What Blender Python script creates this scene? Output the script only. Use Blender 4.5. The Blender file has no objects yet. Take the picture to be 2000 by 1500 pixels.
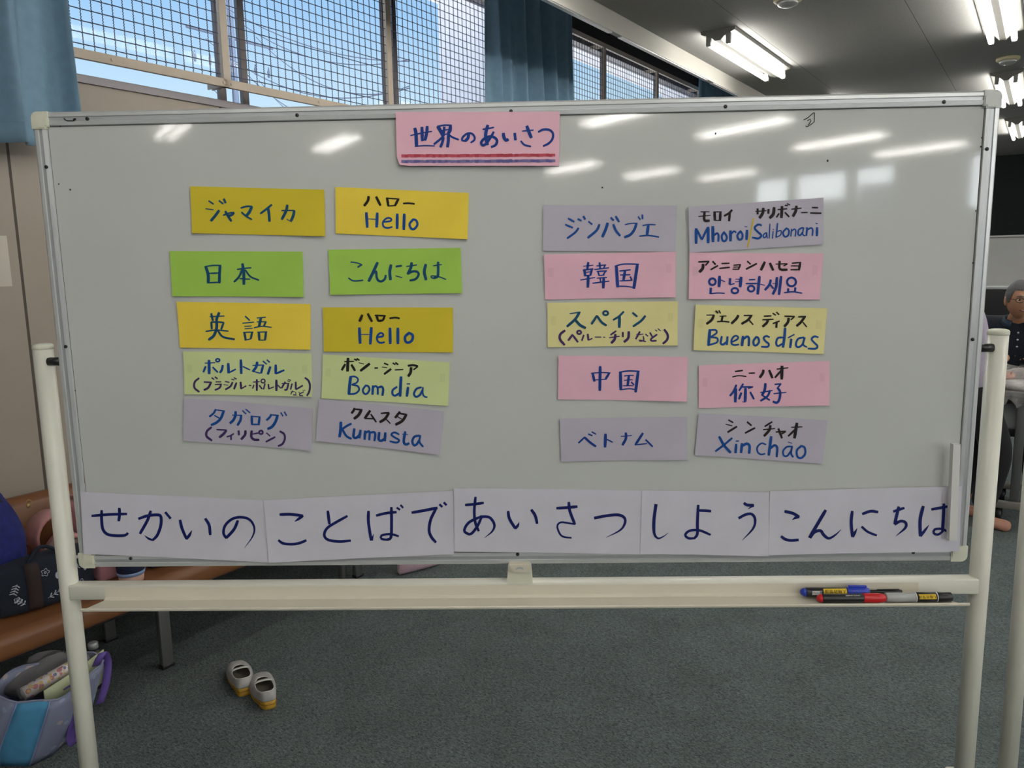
import bpy, bmesh, math, random
from math import sin, cos, pi, sqrt, atan2, radians
from mathutils import Vector, Matrix
random.seed(7)
scene = bpy.context.scene
COL = scene.collection

# ------------------------------------------------------------------ camera
F_PX = 1532.3                      # focal length in pixels of the 2000x1500 frame
BOARD_TOP = 1.717                  # height of the whiteboard's top edge
CAM = Vector((0.03665, -1.54265, BOARD_TOP - 0.29726))
PITCH, ROLL, YAW = 0.155496, -0.017609, -0.0259
_cy, _sy, _cp, _sp = cos(YAW), sin(YAW), cos(PITCH), sin(PITCH)
FWD = Vector((_sy * _cp, _cy * _cp, -_sp))
_R0 = Vector((_cy, -_sy, 0)); _U0 = _R0.cross(FWD)
RIGHT = _R0 * cos(ROLL) + _U0 * sin(ROLL)
UP = -_R0 * sin(ROLL) + _U0 * cos(ROLL)
cam_data = bpy.data.cameras.new('camera')
cam_data.sensor_width = 36; cam_data.lens = F_PX * 36 / 2000
cam_data.clip_start = 0.05; cam_data.clip_end = 500
cam = bpy.data.objects.new('camera', cam_data); COL.objects.link(cam)
m = Matrix.Identity(4)
for i in range(3):
    m[i][0], m[i][1], m[i][2], m[i][3] = RIGHT[i], UP[i], -FWD[i], CAM[i]
cam.matrix_world = m
scene.camera = cam

# ------------------------------------------------------------------ exposure, sky
vs = scene.view_settings
scene.display_settings.display_device = 'sRGB'
vs.view_transform = 'Standard'; vs.look = 'None'; vs.gamma = 1; vs.exposure = 0.0
vs.use_curve_mapping = False
TUBE_STRENGTH = 31.0
world = bpy.data.worlds.new('sky'); scene.world = world
world.use_nodes = True
wn = world.node_tree; wn.nodes.clear()
def wnode(t, **k):
    n = wn.nodes.new(t)
    for a, b in k.items(): setattr(n, a, b)
    return n
tc = wnode('ShaderNodeTexCoord'); sep = wnode('ShaderNodeSeparateXYZ')
ramp = wnode('ShaderNodeValToRGB'); bg = wnode('ShaderNodeBackground'); wo = wnode('ShaderNodeOutputWorld')
wn.links.new(tc.outputs['Generated'], sep.inputs[0])
wn.links.new(sep.outputs['Z'], ramp.inputs[0])
cr = ramp.color_ramp
cr.elements[0].position = 0.0; cr.elements[0].color = (0.80, 0.90, 1.0, 1)
cr.elements[1].position = 1.0; cr.elements[1].color = (0.12, 0.30, 0.80, 1)
for p, c in ((0.18, (0.62, 0.83, 1.0, 1)), (0.28, (0.38, 0.645, 0.98, 1)), (0.45, (0.27, 0.52, 0.94, 1))):
    e = cr.elements.new(p); e.color = c
cn = wnode('ShaderNodeTexNoise'); cn.inputs['Scale'].default_value = 4.0; cn.inputs['Detail'].default_value = 6
cmap = wnode('ShaderNodeMapRange'); cmap.inputs[1].default_value = 0.5; cmap.inputs[2].default_value = 0.75
cmap.inputs[3].default_value = 0.0; cmap.inputs[4].default_value = 0.10
cmix = wnode('ShaderNodeMix', data_type='RGBA')
wn.links.new(tc.outputs['Generated'], cn.inputs['Vector'])
wn.links.new(cn.outputs['Fac'], cmap.inputs[0]); wn.links.new(cmap.outputs[0], cmix.inputs[0])
wn.links.new(ramp.outputs[0], cmix.inputs[6]); cmix.inputs[7].default_value = (0.9, 0.95, 1.0, 1)
wn.links.new(cmix.outputs[2], bg.inputs['Color']); bg.inputs['Strength'].default_value = 1.02
# glow added to the sky behind the viewpoint, so the far windows mirror brightly
TH = 0.569445                       # the room is turned this much against the whiteboard
dotn = wnode('ShaderNodeVectorMath', operation='DOT_PRODUCT'); dotn.inputs[1].default_value = (cos(TH), -sin(TH), 0)
gm = wnode('ShaderNodeMapRange', interpolation_type='SMOOTHSTEP'); gm.inputs[1].default_value = 0.5; gm.inputs[2].default_value = 0.72; gm.inputs[3].default_value = 0; gm.inputs[4].default_value = 10.5
bg2 = wnode('ShaderNodeBackground'); bg2.inputs['Color'].default_value = (0.93, 0.97, 1.0, 1); addb = wnode('ShaderNodeAddShader')
wn.links.new(tc.outputs['Generated'], dotn.inputs[0]); wn.links.new(dotn.outputs['Value'], gm.inputs[0]); wn.links.new(gm.outputs[0], bg2.inputs['Strength'])
wn.links.new(bg.outputs[0], addb.inputs[0]); wn.links.new(bg2.outputs[0], addb.inputs[1]); wn.links.new(addb.outputs[0], wo.inputs[0])

sun_d = bpy.data.lights.new('sun', 'SUN'); sun_d.energy = 7.0; sun_d.angle = 0.01; sun_d.color = (1.0, 0.96, 0.9)
sun = bpy.data.objects.new('sun', sun_d); COL.objects.link(sun)
# ------------------------------------------------------------------ geometry helpers
U = Vector((sin(TH), cos(TH), 0)); V = Vector((cos(TH), -sin(TH), 0))
def UV(u, v, z=0.0): return U * u + V * v + Vector((0, 0, z))
def to_uv(P): return (P.dot(U), P.dot(V), P.z)
def ray(x, y): return (FWD * F_PX + RIGHT * (x - 1000) + UP * (750 - y)).normalized()
def on_z(x, y, z):
    d = ray(x, y); return CAM + d * ((z - CAM.z) / d.z)
def on_y(x, y, yy):
    d = ray(x, y); return CAM + d * ((yy - CAM.y) / d.y)
def on_v(x, y, v):
    d = ray(x, y); return CAM + d * ((v - CAM.dot(V)) / d.dot(V))
sun.rotation_euler = (U * .42 + V * -.02 + Vector((0, 0, -.906))).to_track_quat('-Z', 'Y').to_euler()   # along the facade
ROOM = Matrix.Rotation(-TH, 4, 'Z')  # local (v, u, z) -> world

class MB:
    """collects geometry with material slots, then links it as one mesh object"""
    def __init__(s): s.v = []; s.f = []; s.m = []; s.sm = []
    def add(s, verts, faces, mi=0, smooth=False):
        o = len(s.v); s.v += [Vector(p) for p in verts]
        for f in faces:
            s.f.append([i + o for i in f]); s.m.append(mi); s.sm.append(smooth)
        return s
    def box(s, a, b, mi=0, M=None):
        x0, y0, z0 = a; x1, y1, z1 = b
        p = [Vector(q) for q in ((x0,y0,z0),(x1,y0,z0),(x1,y1,z0),(x0,y1,z0),(x0,y0,z1),(x1,y0,z1),(x1,y1,z1),(x0,y1,z1))]
        if M: p = [M @ q for q in p]
        return s.add(p, [(3,2,1,0),(4,5,6,7),(0,1,5,4),(1,2,6,5),(2,3,7,6),(3,0,4,7)], mi)
    def bbox(s, a, b, r=0.003, mi=0, M=None, seg=2):
        bm = bmesh.new(); bmesh.ops.create_cube(bm, size=1)
        A = Vector(a); B = Vector(b); c = (A + B) / 2; d = B - A
        for v in bm.verts: v.co = Vector((v.co.x * d.x, v.co.y * d.y, v.co.z * d.z)) + c
        bmesh.ops.bevel(bm, geom=bm.edges[:], offset=min(r, 0.49 * min(abs(d.x), abs(d.y), abs(d.z))), segments=seg, profile=0.5, affect='EDGES')
        return s.bm(bm, mi, M, True)
    def bm(s, bm, mi=0, M=None, smooth=True):
        bm.verts.index_update()
        vs_ = [(M @ v.co) if M else v.co.copy() for v in bm.verts]
        fs = [[v.index for v in f.verts] for f in bm.faces]
        bm.free(); return s.add(vs_, fs, mi, smooth)
    def mesh(s, me, mi=0, M=None, smooth=True):
        return s.add([(M @ v.co) if M else v.co.copy() for v in me.vertices], [list(p.vertices) for p in me.polygons], mi, smooth)
    def tube(s, pts, r, n=10, mi=0, cap=True, M=None, closed=False, smooth=True):
        pts = [Vector(p) for p in pts]
        rr = r if isinstance(r, (list, tuple)) else [r] * len(pts)
        ring = []; N = len(pts); prev = None
        for i, p in enumerate(pts):
            if closed: t = (pts[(i + 1) % N] - pts[i - 1]).normalized()
            else: t = (pts[min(i + 1, N - 1)] - pts[max(i - 1, 0)]).normalized()
            if prev is None:
                a = Vector((0, 0, 1)) if abs(t.z) < 0.9 else Vector((1, 0, 0))
                nrm = (a - t * a.dot(t)).normalized()
            else: nrm = (prev - t * prev.dot(t)).normalized()
            prev = nrm; bn = t.cross(nrm)
            ring.append([p + (nrm * cos(2 * pi * k / n) + bn * sin(2 * pi * k / n)) * rr[i] for k in range(n)])
        vs_ = [q for rg in ring for q in rg]; fs = []
        for i in range(N if closed else N - 1):
            j = (i + 1) % N
            for k in range(n): fs.append((i*n+k, i*n+(k+1) % n, j*n+(k+1) % n, j*n+k))
        if M: vs_ = [M @ q for q in vs_]
        s.add(vs_, fs, mi, smooth)
        if cap and not closed:
            o = len(s.v) - len(vs_)
            s.f.append([o + k for k in range(n)][::-1]); s.m.append(mi); s.sm.append(False)
            s.f.append([o + (N-1)*n + k for k in range(n)]); s.m.append(mi); s.sm.append(False)
        return s
    def cyl(s, a, b, r, n=16, mi=0): return s.tube([a, b], r, n, mi)
    def lathe(s, prof, n=24, mi=0, M=None, smooth=True):
        vs_ = [Vector((r * cos(2*pi*k/n), r * sin(2*pi*k/n), z)) for r, z in prof for k in range(n)]
        if M: vs_ = [M @ q for q in vs_]
        fs = [(i*n+k, i*n+(k+1) % n, (i+1)*n+(k+1) % n, (i+1)*n+k) for i in range(len(prof)-1) for k in range(n)]
        fs.append([k for k in range(n)][::-1]); fs.append([(len(prof)-1)*n + k for k in range(n)])
        return s.add(vs_, fs, mi, smooth)
    def sphere(s, c, r, n=12, mi=0, M=None):
        rx, ry, rz = r if isinstance(r, (tuple, list)) else (r, r, r)
        vs_ = []; fs = []; m_ = max(4, n // 2)
        for i in range(m_ + 1):
            t = pi * i / m_
            for k in range(n):
                vs_.append(Vector((c[0] + rx*sin(t)*cos(2*pi*k/n), c[1] + ry*sin(t)*sin(2*pi*k/n), c[2] + rz*cos(t))))
        for i in range(m_):
            for k in range(n): fs.append((i*n+k, (i+1)*n+k, (i+1)*n+(k+1) % n, i*n+(k+1) % n))
        if M: vs_ = [M @ q for q in vs_]
        return s.add(vs_, fs, mi, True)
    def prism(s, poly, a, b, axis='y', mi=0, M=None):
        """poly of 2D points extruded from a to b along axis"""
        def P(p, t):
            if axis == 'y': return Vector((p[0], t, p[1]))
            if axis == 'x': return Vector((t, p[0], p[1]))
            return Vector((p[0], p[1], t))
        n = len(poly); vs_ = [P(p, a) for p in poly] + [P(p, b) for p in poly]
        if M: vs_ = [M @ q for q in vs_]
        fs = [list(range(n))[::-1], list(range(n, 2*n))] + [(k, (k+1) % n, n+(k+1) % n, n+k) for k in range(n)]
        return s.add(vs_, fs, mi)
    def grid(s, rows, mi=0, smooth=True, wrap=False):
        """rows: list of equal-length point lists"""
        n = len(rows[0]); vs_ = [Vector(p) for r_ in rows for p in r_]
        fs = [(i*n+k, i*n+(k+1) % n, (i+1)*n+(k+1) % n, (i+1)*n+k) for i in range(len(rows)-1) for k in range(n if wrap else n-1)]
        return s.add(vs_, fs, mi, smooth)

def link(name, mb, mats, parent=None, world=True, origin=None):
    """one mesh object; vertices are in world space (world=True) or in the parent's space"""
    me = bpy.data.meshes.new(name)
    if not isinstance(mats, (list, tuple)): mats = [mats]
    vs_ = mb.v
    o = bpy.data.objects.new(name, me); COL.objects.link(o)
    if parent is not None:
        o.parent = parent
        if world:
            inv = wm(parent).inverted(); vs_ = [inv @ p for p in vs_]
    else:
        if origin is None and vs_:
            lo = [min(p[i] for p in vs_) for i in range(3)]; hi = [max(p[i] for p in vs_) for i in range(3)]
            origin = Vector(((lo[0]+hi[0])/2, (lo[1]+hi[1])/2, lo[2]))
        origin = Vector(origin or (0, 0, 0))
        o.location = origin; vs_ = [p - origin for p in vs_]
    me.from_pydata([tuple(p) for p in vs_], [], mb.f)
    for mt in mats: me.materials.append(mt)
    for p, mi, sm in zip(me.polygons, mb.m, mb.sm): p.material_index = mi; p.use_smooth = sm
    bm = bmesh.new(); bm.from_mesh(me); bmesh.ops.recalc_face_normals(bm, faces=bm.faces); bm.to_mesh(me); bm.free()
    me.update(); return o
def wm(o):
    M = Matrix.LocRotScale(o.location, o.rotation_euler, o.scale)
    return wm(o.parent) @ M if o.parent else M
def tag(o, label=None, cat=None, group=None, kind=None):
    if label: o['label'] = label
    if cat: o['category'] = cat
    if group: o['group'] = group
    if kind: o['kind'] = kind
    return o
def thing(name, label, cat, loc=(0,0,0), rot=0.0, group=None, kind=None):
    o = bpy.data.objects.new(name, None); COL.objects.link(o)
    o.location = loc; o.rotation_euler = (0, 0, rot); o.empty_display_size = 0.05
    return tag(o, label, cat, group, kind)
def copy_tree(o, parent=None):
    c = o.copy(); COL.objects.link(c)
    if parent: c.parent = parent
    for ch in [x for x in bpy.data.objects if x.parent == o]: copy_tree(ch, c)
    return c
def solidify(o, t, off=0.0):
    md = o.modifiers.new('solid', 'SOLIDIFY'); md.thickness = t; md.offset = off; return o

# ------------------------------------------------------------------ materials
def srgb(r, g, b):
    f = lambda c: c / 12.92 if c <= 0.04045 else ((c + 0.055) / 1.055) ** 2.4
    return (f(r/255), f(g/255), f(b/255), 1)
def mat(name, col, rough=0.5, spec=0.5, metal=0.0, var=0.0, vscale=8.0, bump=0.0, bscale=60.0, coat=0.0, emit=None, estr=0.0, stretch=None, trans=0.0, coords='Object'):
    mt = bpy.data.materials.new(name); mt.use_nodes = True
    nt = mt.node_tree; b = nt.nodes['Principled BSDF']
    b.inputs['Base Color'].default_value = col; b.inputs['Roughness'].default_value = rough
    b.inputs['Specular IOR Level'].default_value = spec; b.inputs['Metallic'].default_value = metal
    b.inputs['Coat Weight'].default_value = coat
    if trans: b.inputs['Transmission Weight'].default_value = trans
    if emit: b.inputs['Emission Color'].default_value = emit; b.inputs['Emission Strength'].default_value = estr
    if var or bump:
        t = nt.nodes.new('ShaderNodeTexCoord'); src = t.outputs[coords]
        if stretch:
            mp = nt.nodes.new('ShaderNodeMapping'); mp.inputs['Scale'].default_value = stretch
            nt.links.new(src, mp.inputs[0]); src = mp.outputs[0]
    if var:
        n = nt.nodes.new('ShaderNodeTexNoise'); n.inputs['Scale'].default_value = vscale; n.inputs['Detail'].default_value = 5
        mr = nt.nodes.new('ShaderNodeMapRange'); mr.inputs[1].default_value = 0.3; mr.inputs[2].default_value = 0.7
        mr.inputs[3].default_value = 1 - var; mr.inputs[4].default_value = 1 + var
        mx = nt.nodes.new('ShaderNodeMix'); mx.data_type = 'RGBA'; mx.blend_type = 'MULTIPLY'; mx.inputs[0].default_value = 1
        nt.links.new(src, n.inputs['Vector']); nt.links.new(n.outputs['Fac'], mr.inputs[0])
        mx.inputs[6].default_value = col; nt.links.new(mr.outputs[0], mx.inputs[7]); nt.links.new(mx.outputs[2], b.inputs['Base Color'])
    if bump:
        n2 = nt.nodes.new('ShaderNodeTexNoise'); n2.inputs['Scale'].default_value = bscale; n2.inputs['Detail'].default_value = 4
        bp = nt.nodes.new('ShaderNodeBump'); bp.inputs['Strength'].default_value = bump; bp.inputs['Distance'].default_value = 0.01
        nt.links.new(src, n2.inputs['Vector']); nt.links.new(n2.outputs['Fac'], bp.inputs['Height']); nt.links.new(bp.outputs[0], b.inputs['Normal'])
    return mt
M = {}
M['panel'] = mat('whiteboard_steel', (0.555, 0.570, 0.550, 1), 0.05, 0.55, var=0.025, vscale=3, bump=0.0019, bscale=120)
M['frame'] = mat('anodised_frame', (0.60, 0.62, 0.62, 1), 0.32, 0.5, metal=0.35, var=0.04, vscale=20)
M['frame_dark'] = mat('frame_groove', (0.47, 0.49, 0.50, 1), 0.35, 0.5, metal=0.4)
M['seam'] = mat('dark_seam', (0.05, 0.05, 0.05, 1), 0.7)
M['corner'] = mat('cream_plastic', (0.66, 0.66, 0.54, 1), 0.4, var=0.04, vscale=30)
M['corner_grey'] = mat('grey_plastic', (0.58, 0.60, 0.57, 1), 0.4, var=0.03, vscale=30)
M['paint'] = mat('cream_enamel', (0.70, 0.69, 0.60, 1), 0.3, 0.5, var=0.03, vscale=12)
M['tray'] = mat('tray_enamel', (0.66, 0.62, 0.51, 1), 0.35, 0.5, var=0.02, vscale=6)
M['black'] = mat('black_plastic', (0.012, 0.012, 0.014, 1), 0.35)
M['blackmatte'] = mat('black_matte', (0.01, 0.01, 0.012, 1), 0.8)
M['ink_navy'] = mat('navy_marker_ink', srgb(16, 28, 96), 0.6, 0.25, var=0.15, vscale=30)
M['ink_blue'] = mat('blue_marker_ink', srgb(14, 72, 146), 0.6, 0.25, var=0.12, vscale=40)
M['ink_teal'] = mat('teal_marker_ink', srgb(14, 74, 108), 0.6, 0.25, var=0.15, vscale=40)
M['ink_title'] = mat('royal_marker_ink', srgb(20, 58, 136), 0.6, 0.25, var=0.12, vscale=40)
M['ink_black'] = mat('black_marker_ink', srgb(30, 27, 26), 0.6, 0.25)
M['ink_purple'] = mat('purple_marker_ink', srgb(66, 44, 98), 0.6, 0.25, var=0.15, vscale=40)
M['ink_yellow'] = mat('yellow_marker_ink', srgb(205, 180, 30), 0.6, 0.25)
M['ink_red1'] = mat('red_marker_ink', srgb(196, 82, 98), 0.6, 0.25)
M['ink_red2'] = mat('red_marker_overlap', srgb(178, 62, 80), 0.6, 0.25)
M['ink_lilac1'] = mat('blue_marker_light', srgb(122, 112, 158), 0.6, 0.25)
M['ink_lilac2'] = mat('blue_marker_overlap', srgb(98, 94, 148), 0.6, 0.25)
def paper(name, c): return mat(name, srgb(*c), 0.75, 0.2, var=0.035, vscale=14, bump=0.03, bscale=40)
PAPER = dict(gold=paper('gold_paper', (238, 210, 76)), mustard=paper('mustard_paper', (212, 192, 54)),
             green=paper('green_paper', (163, 204, 88)), lime=paper('pale_lime_paper', (208, 220, 158)),
             lilac=paper('lilac_paper', (186, 180, 194)), pink=paper('pink_paper', (232, 184, 200)),
             cream=paper('cream_paper', (226, 218, 156)), white=paper('white_paper', (206, 204, 214)))
# ------------------------------------------------------------------ room shell
def carpet_material():
    mt = mat('carpet', (0.10, 0.122, 0.118, 1), 0.95, 0.1)
    nt = mt.node_tree; b = nt.nodes['Principled BSDF']
    t = nt.nodes.new('ShaderNodeTexCoord')
    mp = nt.nodes.new('ShaderNodeMapping'); mp.inputs['Rotation'].default_value = (0, 0, 0.5); mp.inputs['Scale'].default_value = (1.0, 2.4, 1)
    n = nt.nodes.new('ShaderNodeTexNoise'); n.inputs['Scale'].default_value = 105; n.inputs['Detail'].default_value = 4; n.inputs['Distortion'].default_value = 1.2
    n2 = nt.nodes.new('ShaderNodeTexNoise'); n2.inputs['Scale'].default_value = 5; n2.inputs['Detail'].default_value = 3
    r = nt.nodes.new('ShaderNodeValToRGB')
    r.color_ramp.elements[0].position = 0.33; r.color_ramp.elements[0].color = (0.044, 0.057, 0.057, 1)
    r.color_ramp.elements[1].position = 0.70; r.color_ramp.elements[1].color = (0.195, 0.228, 0.225, 1)
    mr = nt.nodes.new('ShaderNodeMapRange'); mr.inputs[1].default_value = .3; mr.inputs[2].default_value = .7; mr.inputs[3].default_value = .88; mr.inputs[4].default_value = 1.12
    mx = nt.nodes.new('ShaderNodeMix'); mx.data_type = 'RGBA'; mx.blend_type = 'MULTIPLY'; mx.inputs[0].default_value = 1
    bp = nt.nodes.new('ShaderNodeBump'); bp.inputs['Strength'].default_value = 0.5; bp.inputs['Distance'].default_value = 0.004
    L = nt.links.new
    L(t.outputs['Object'], mp.inputs[0]); L(mp.outputs[0], n.inputs['Vector']); L(t.outputs['Object'], n2.inputs['Vector'])
    L(n.outputs['Fac'], r.inputs[0]); L(n2.outputs['Fac'], mr.inputs[0]); L(r.outputs[0], mx.inputs[6]); L(mr.outputs[0], mx.inputs[7])
    L(mx.outputs[2], b.inputs['Base Color']); L(n.outputs['Fac'], bp.inputs['Height']); L(bp.outputs[0], b.inputs['Normal'])
    return mt
def grooved_material(name, col, groove, axes, rough=0.8, speck=0.0, width=0.004, gdark=0.25, var=0.03, bump=0.0):
    """flat board material with straight joints every `groove` metres; axes: list of (axis index, spacing, offset)"""
    mt = mat(name, col, rough, 0.25)
    nt = mt.node_tree; b = nt.nodes['Principled BSDF']; L = nt.links.new
    t = nt.nodes.new('ShaderNodeTexCoord'); s = nt.nodes.new('ShaderNodeSeparateXYZ'); L(t.outputs['Object'], s.inputs[0])
    fac = None
    for ax, sp, off in axes:
        a = nt.nodes.new('ShaderNodeMath'); a.operation = 'SUBTRACT'; L(s.outputs[ax], a.inputs[0]); a.inputs[1].default_value = off
        d = nt.nodes.new('ShaderNodeMath'); d.operation = 'PINGPONG'; L(a.outputs[0], d.inputs[0]); d.inputs[1].default_value = sp / 2
        c = nt.nodes.new('ShaderNodeMath'); c.operation = 'LESS_THAN'; L(d.outputs[0], c.inputs[0]); c.inputs[1].default_value = width / 2
        if fac is None: fac = c.outputs[0]
        else:
            mxm = nt.nodes.new('ShaderNodeMath'); mxm.operation = 'MAXIMUM'; L(fac, mxm.inputs[0]); L(c.outputs[0], mxm.inputs[1]); fac = mxm.outputs[0]
    n = nt.nodes.new('ShaderNodeTexNoise'); n.inputs['Scale'].default_value = 90 if speck else 4; n.inputs['Detail'].default_value = 4
    L(t.outputs['Object'], n.inputs['Vector'])
    mr = nt.nodes.new('ShaderNodeMapRange'); L(n.outputs['Fac'], mr.inputs[0])
    if speck:
        mr.inputs[1].default_value = 0.30; mr.inputs[2].default_value = 0.40; mr.inputs[3].default_value = 1 - speck; mr.inputs[4].default_value = 1
    else:
        mr.inputs[1].default_value = .3; mr.inputs[2].default_value = .7; mr.inputs[3].default_value = 1 - var; mr.inputs[4].default_value = 1 + var
    mx = nt.nodes.new('ShaderNodeMix'); mx.data_type = 'RGBA'; mx.blend_type = 'MULTIPLY'; mx.inputs[0].default_value = 1
    mx.inputs[6].default_value = col; L(mr.outputs[0], mx.inputs[7])
    m2 = nt.nodes.new('ShaderNodeMix'); m2.data_type = 'RGBA'; L(fac, m2.inputs[0]); L(mx.outputs[2], m2.inputs[6])
    m2.inputs[7].default_value = (col[0]*gdark, col[1]*gdark, col[2]*gdark, 1)
    L(m2.outputs[2], b.inputs['Base Color'])
    return mt
M['carpet'] = carpet_material()
M['ceil'] = grooved_material('ceiling_board', (0.32, 0.318, 0.305, 1), .85, [(0, 0.855, -0.745)], speck=0.3, width=0.0035, gdark=0.3)
M['wallpanel'] = grooved_material('beige_wall_panel', (0.37, 0.325, 0.275, 1), .9, [(1, 0.905, 0.125)], width=0.010, gdark=0.25, rough=0.7, var=0.04)
M['slope'] = mat('painted_soffit', (0.44, 0.43, 0.39, 1), 0.7, var=0.03, vscale=3)
M['darkwall'] = mat('dark_upper_wall', (0.016, 0.014, 0.014, 1), 0.9)  # recess shade over the windows is put into this near-black colour
M['plain'] = mat('pale_wall', (0.75, 0.74, 0.71, 1), 0.8, var=0.03, vscale=2)
M['greenwall'] = mat('dark_green_wall', (0.012, 0.018, 0.016, 1), 0.9, var=0.2, vscale=60)
M['whitewall'] = mat('white_exterior_wall', (0.84, 0.83, 0.87, 1), 0.8, var=0.03, vscale=3)
M['bronze'] = mat('bronze_sash', (0.10, 0.085, 0.085, 1), 0.45, metal=0.2, var=0.08, vscale=10)
M['sill'] = mat('bronze_sill', (0.17, 0.155, 0.165, 1), 0.4, metal=0.2)
M['guard'] = mat('beige_steel_bar', (0.42, 0.35, 0.27, 1), 0.5, var=0.04, vscale=20)
M['wire'] = mat('dark_wire', (0.045, 0.05, 0.085, 1), 0.5)
M['alu'] = mat('aluminium_rail', (0.55, 0.55, 0.54, 1), 0.35, metal=0.6)
M['curtain'] = mat('blue_curtain', (0.19, 0.305, 0.40, 1), 0.85, 0.2, var=0.06, vscale=30, bump=0.05, bscale=400)
def glass_material():
    mt = bpy.data.materials.new('window_glass'); mt.use_nodes = True; nt = mt.node_tree; nt.nodes.clear()
    o = nt.nodes.new('ShaderNodeOutputMaterial'); mx = nt.nodes.new('ShaderNodeMixShader'); tr = nt.nodes.new('ShaderNodeBsdfTransparent')
    gl = nt.nodes.new('ShaderNodeBsdfGlossy'); lw = nt.nodes.new('ShaderNodeLayerWeight'); gl.inputs['Roughness'].default_value = 0.02
    pw = nt.nodes.new('ShaderNodeMath'); pw.operation = 'POWER'; pw.inputs[1].default_value = 4
    fr = nt.nodes.new('ShaderNodeMath'); fr.operation = 'MULTIPLY_ADD'; fr.inputs[1].default_value = .20; fr.inputs[2].default_value = .004
    lw.inputs['Blend'].default_value = .5; tr.inputs['Color'].default_value = (0.97, 0.985, 0.99, 1)
    nt.links.new(lw.outputs['Facing'], pw.inputs[0]); nt.links.new(pw.outputs[0], fr.inputs[0]); nt.links.new(fr.outputs[0], mx.inputs[0]); nt.links.new(tr.outputs[0], mx.inputs[1]); nt.links.new(gl.outputs[0], mx.inputs[2]); nt.links.new(mx.outputs[0], o.inputs[0])
    return mt
M['glass'] = glass_material()
CEIL = 2.80; V0, V1, U0_, U1_ = -2.25, 11.0, -11.0, 12.4; EDGE = -1.265
def room_obj(name, mb, mats, **k):
    """mesh given in room coordinates (v, u, z)"""
    o = link(name, mb, mats, None, origin=(0, 0, 0)); o.rotation_euler = (0, 0, -TH); return o
def struct(name, mb, mats): return tag(room_obj(name, mb, mats), kind='structure')
struct('floor', MB().box((V0-.15, U0_, -0.12), (V1, U1_, 0)), M['carpet'])
struct('ceiling', MB().box((EDGE, U0_, CEIL), (V1, U1_, CEIL + .12)), M['ceil'])
# bulkhead at the ceiling edge; behind it the recess over the windows rises
struct('trim_1', MB().box((EDGE-.035, U0_, 2.692), (EDGE, U1_, CEIL + .12)), M['slope'])
tb_ = MB()
for k in range(9):
    tb_.box((EDGE-.030, -1.5 + k*1.52, 2.685), (EDGE-.004, -1.5 + k*1.52 + 1.40, 2.692))
struct('trim_8', tb_, M['alu'])
# window wall: panelled below the sill, dark above the head, piers between the bays
WZ0, WZ1 = 2.125, 3.13
BAYS = [(-1.6, 3.58), (4.0, 7.75), (8.2, 12.2)]
wl = MB(); wl.box((V0-.15, U0_, 0), (V0, U1_, WZ0), 0)
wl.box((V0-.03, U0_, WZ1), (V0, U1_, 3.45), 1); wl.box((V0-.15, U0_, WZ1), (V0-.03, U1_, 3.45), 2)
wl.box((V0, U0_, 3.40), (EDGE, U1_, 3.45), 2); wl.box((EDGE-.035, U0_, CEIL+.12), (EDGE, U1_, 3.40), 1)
prev = U0_
for a, b_ in BAYS + [(U1_, U1_)]:
    if a > prev: wl.box((V0-.15, prev, WZ0), (V0, a, WZ1), 0)
    prev = b_
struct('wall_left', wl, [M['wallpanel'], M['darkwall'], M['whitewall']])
wb = MB(); wb.box((V0-.15, U1_, 0), (V1, U1_+.15, 3.45), 0)
wb.box((V0, U1_-.03, 1.66), (V1, U1_, CEIL), 1); wb.box((V0, U1_-.03, 0.0), (V1, U1_, .80), 1)
wb.box((V0, U1_-.05, 1.64), (V1, U1_, 1.665), 2); wb.box((V0, U1_-.09, .80), (V1, U1_, .83), 2)
struct('wall_back', wb, [M['plain'], M['greenwall'], M['alu']])
WIN_R = [(-9.3, -8.47), (-8.38, -7.28), (-7.18, -6.42), (-5.3, -4.2), (-4.1, -3.0), (-2.9, -1.8), (0.2, 1.3), (1.4, 2.5)]
wr = MB(); wr.box((V1, U0_, 0), (V1+.15, U1_, 2.05)); wr.box((V1, U0_, 2.97), (V1+.15, U1_, 3.45)); prev = U0_
for a, b_ in WIN_R + [(U1_, U1_)]:
    wr.box((V1, prev, 2.05), (V1+.15, a, 2.97)); prev = b_
struct('wall_right', wr, M['plain'])
struct('wall_front', MB().box((V0-.15, U0_-.15, 0), (V1, U0_, 3.45)), M['plain'])
struct('baseboard_left', MB().box((V0, U0_, 0), (V0+.012, U1_, .08)), M['blackmatte'])
# windows: bronze sashes with clear panes
win_no = 0
def window(v_in, v_out, us, z0, z1, sill=True):
    global win_no
    win_no += 1
    w = thing('window_%d' % win_no, None, None, UV(us[0], v_in, z0), -TH, kind='structure')
    f = MB(); g = MB(); a, b_ = us[0], us[-1]
    f.box((v_out, a, z0), (v_in, b_, z0+.028)); f.box((v_out, a, z1-.045), (v_in, b_, z1))
    f.box((v_out, a, z0), (v_in, a+.04, z1)); f.box((v_out, b_-.04, z0), (v_in, b_, z1))
    for c in us[1:-1]: f.box((v_out+.035, c-.018, z0), (v_in-.045, c+.018, z1))
    mid = (v_in + v_out) / 2
    for i in range(len(us) - 1): g.box((mid-.003, us[i]+.03, z0+.02), (mid+.003, us[i+1]-.03, z1-.03))
    R = Matrix.Rotation(-TH, 4, 'Z')
    for mb, n, mt in ((f, 'window_frame', M['bronze']), (g, 'window_pane', M['glass'])):
        mb.v = [R @ p for p in mb.v]; link(n, mb, mt, w)
    return w
window(V0-.02, V0-.12, [-1.6, -.92, .08, 1.10, 1.225, 2.20, 2.28, 3.22, 3.58], WZ0, WZ1)
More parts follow.
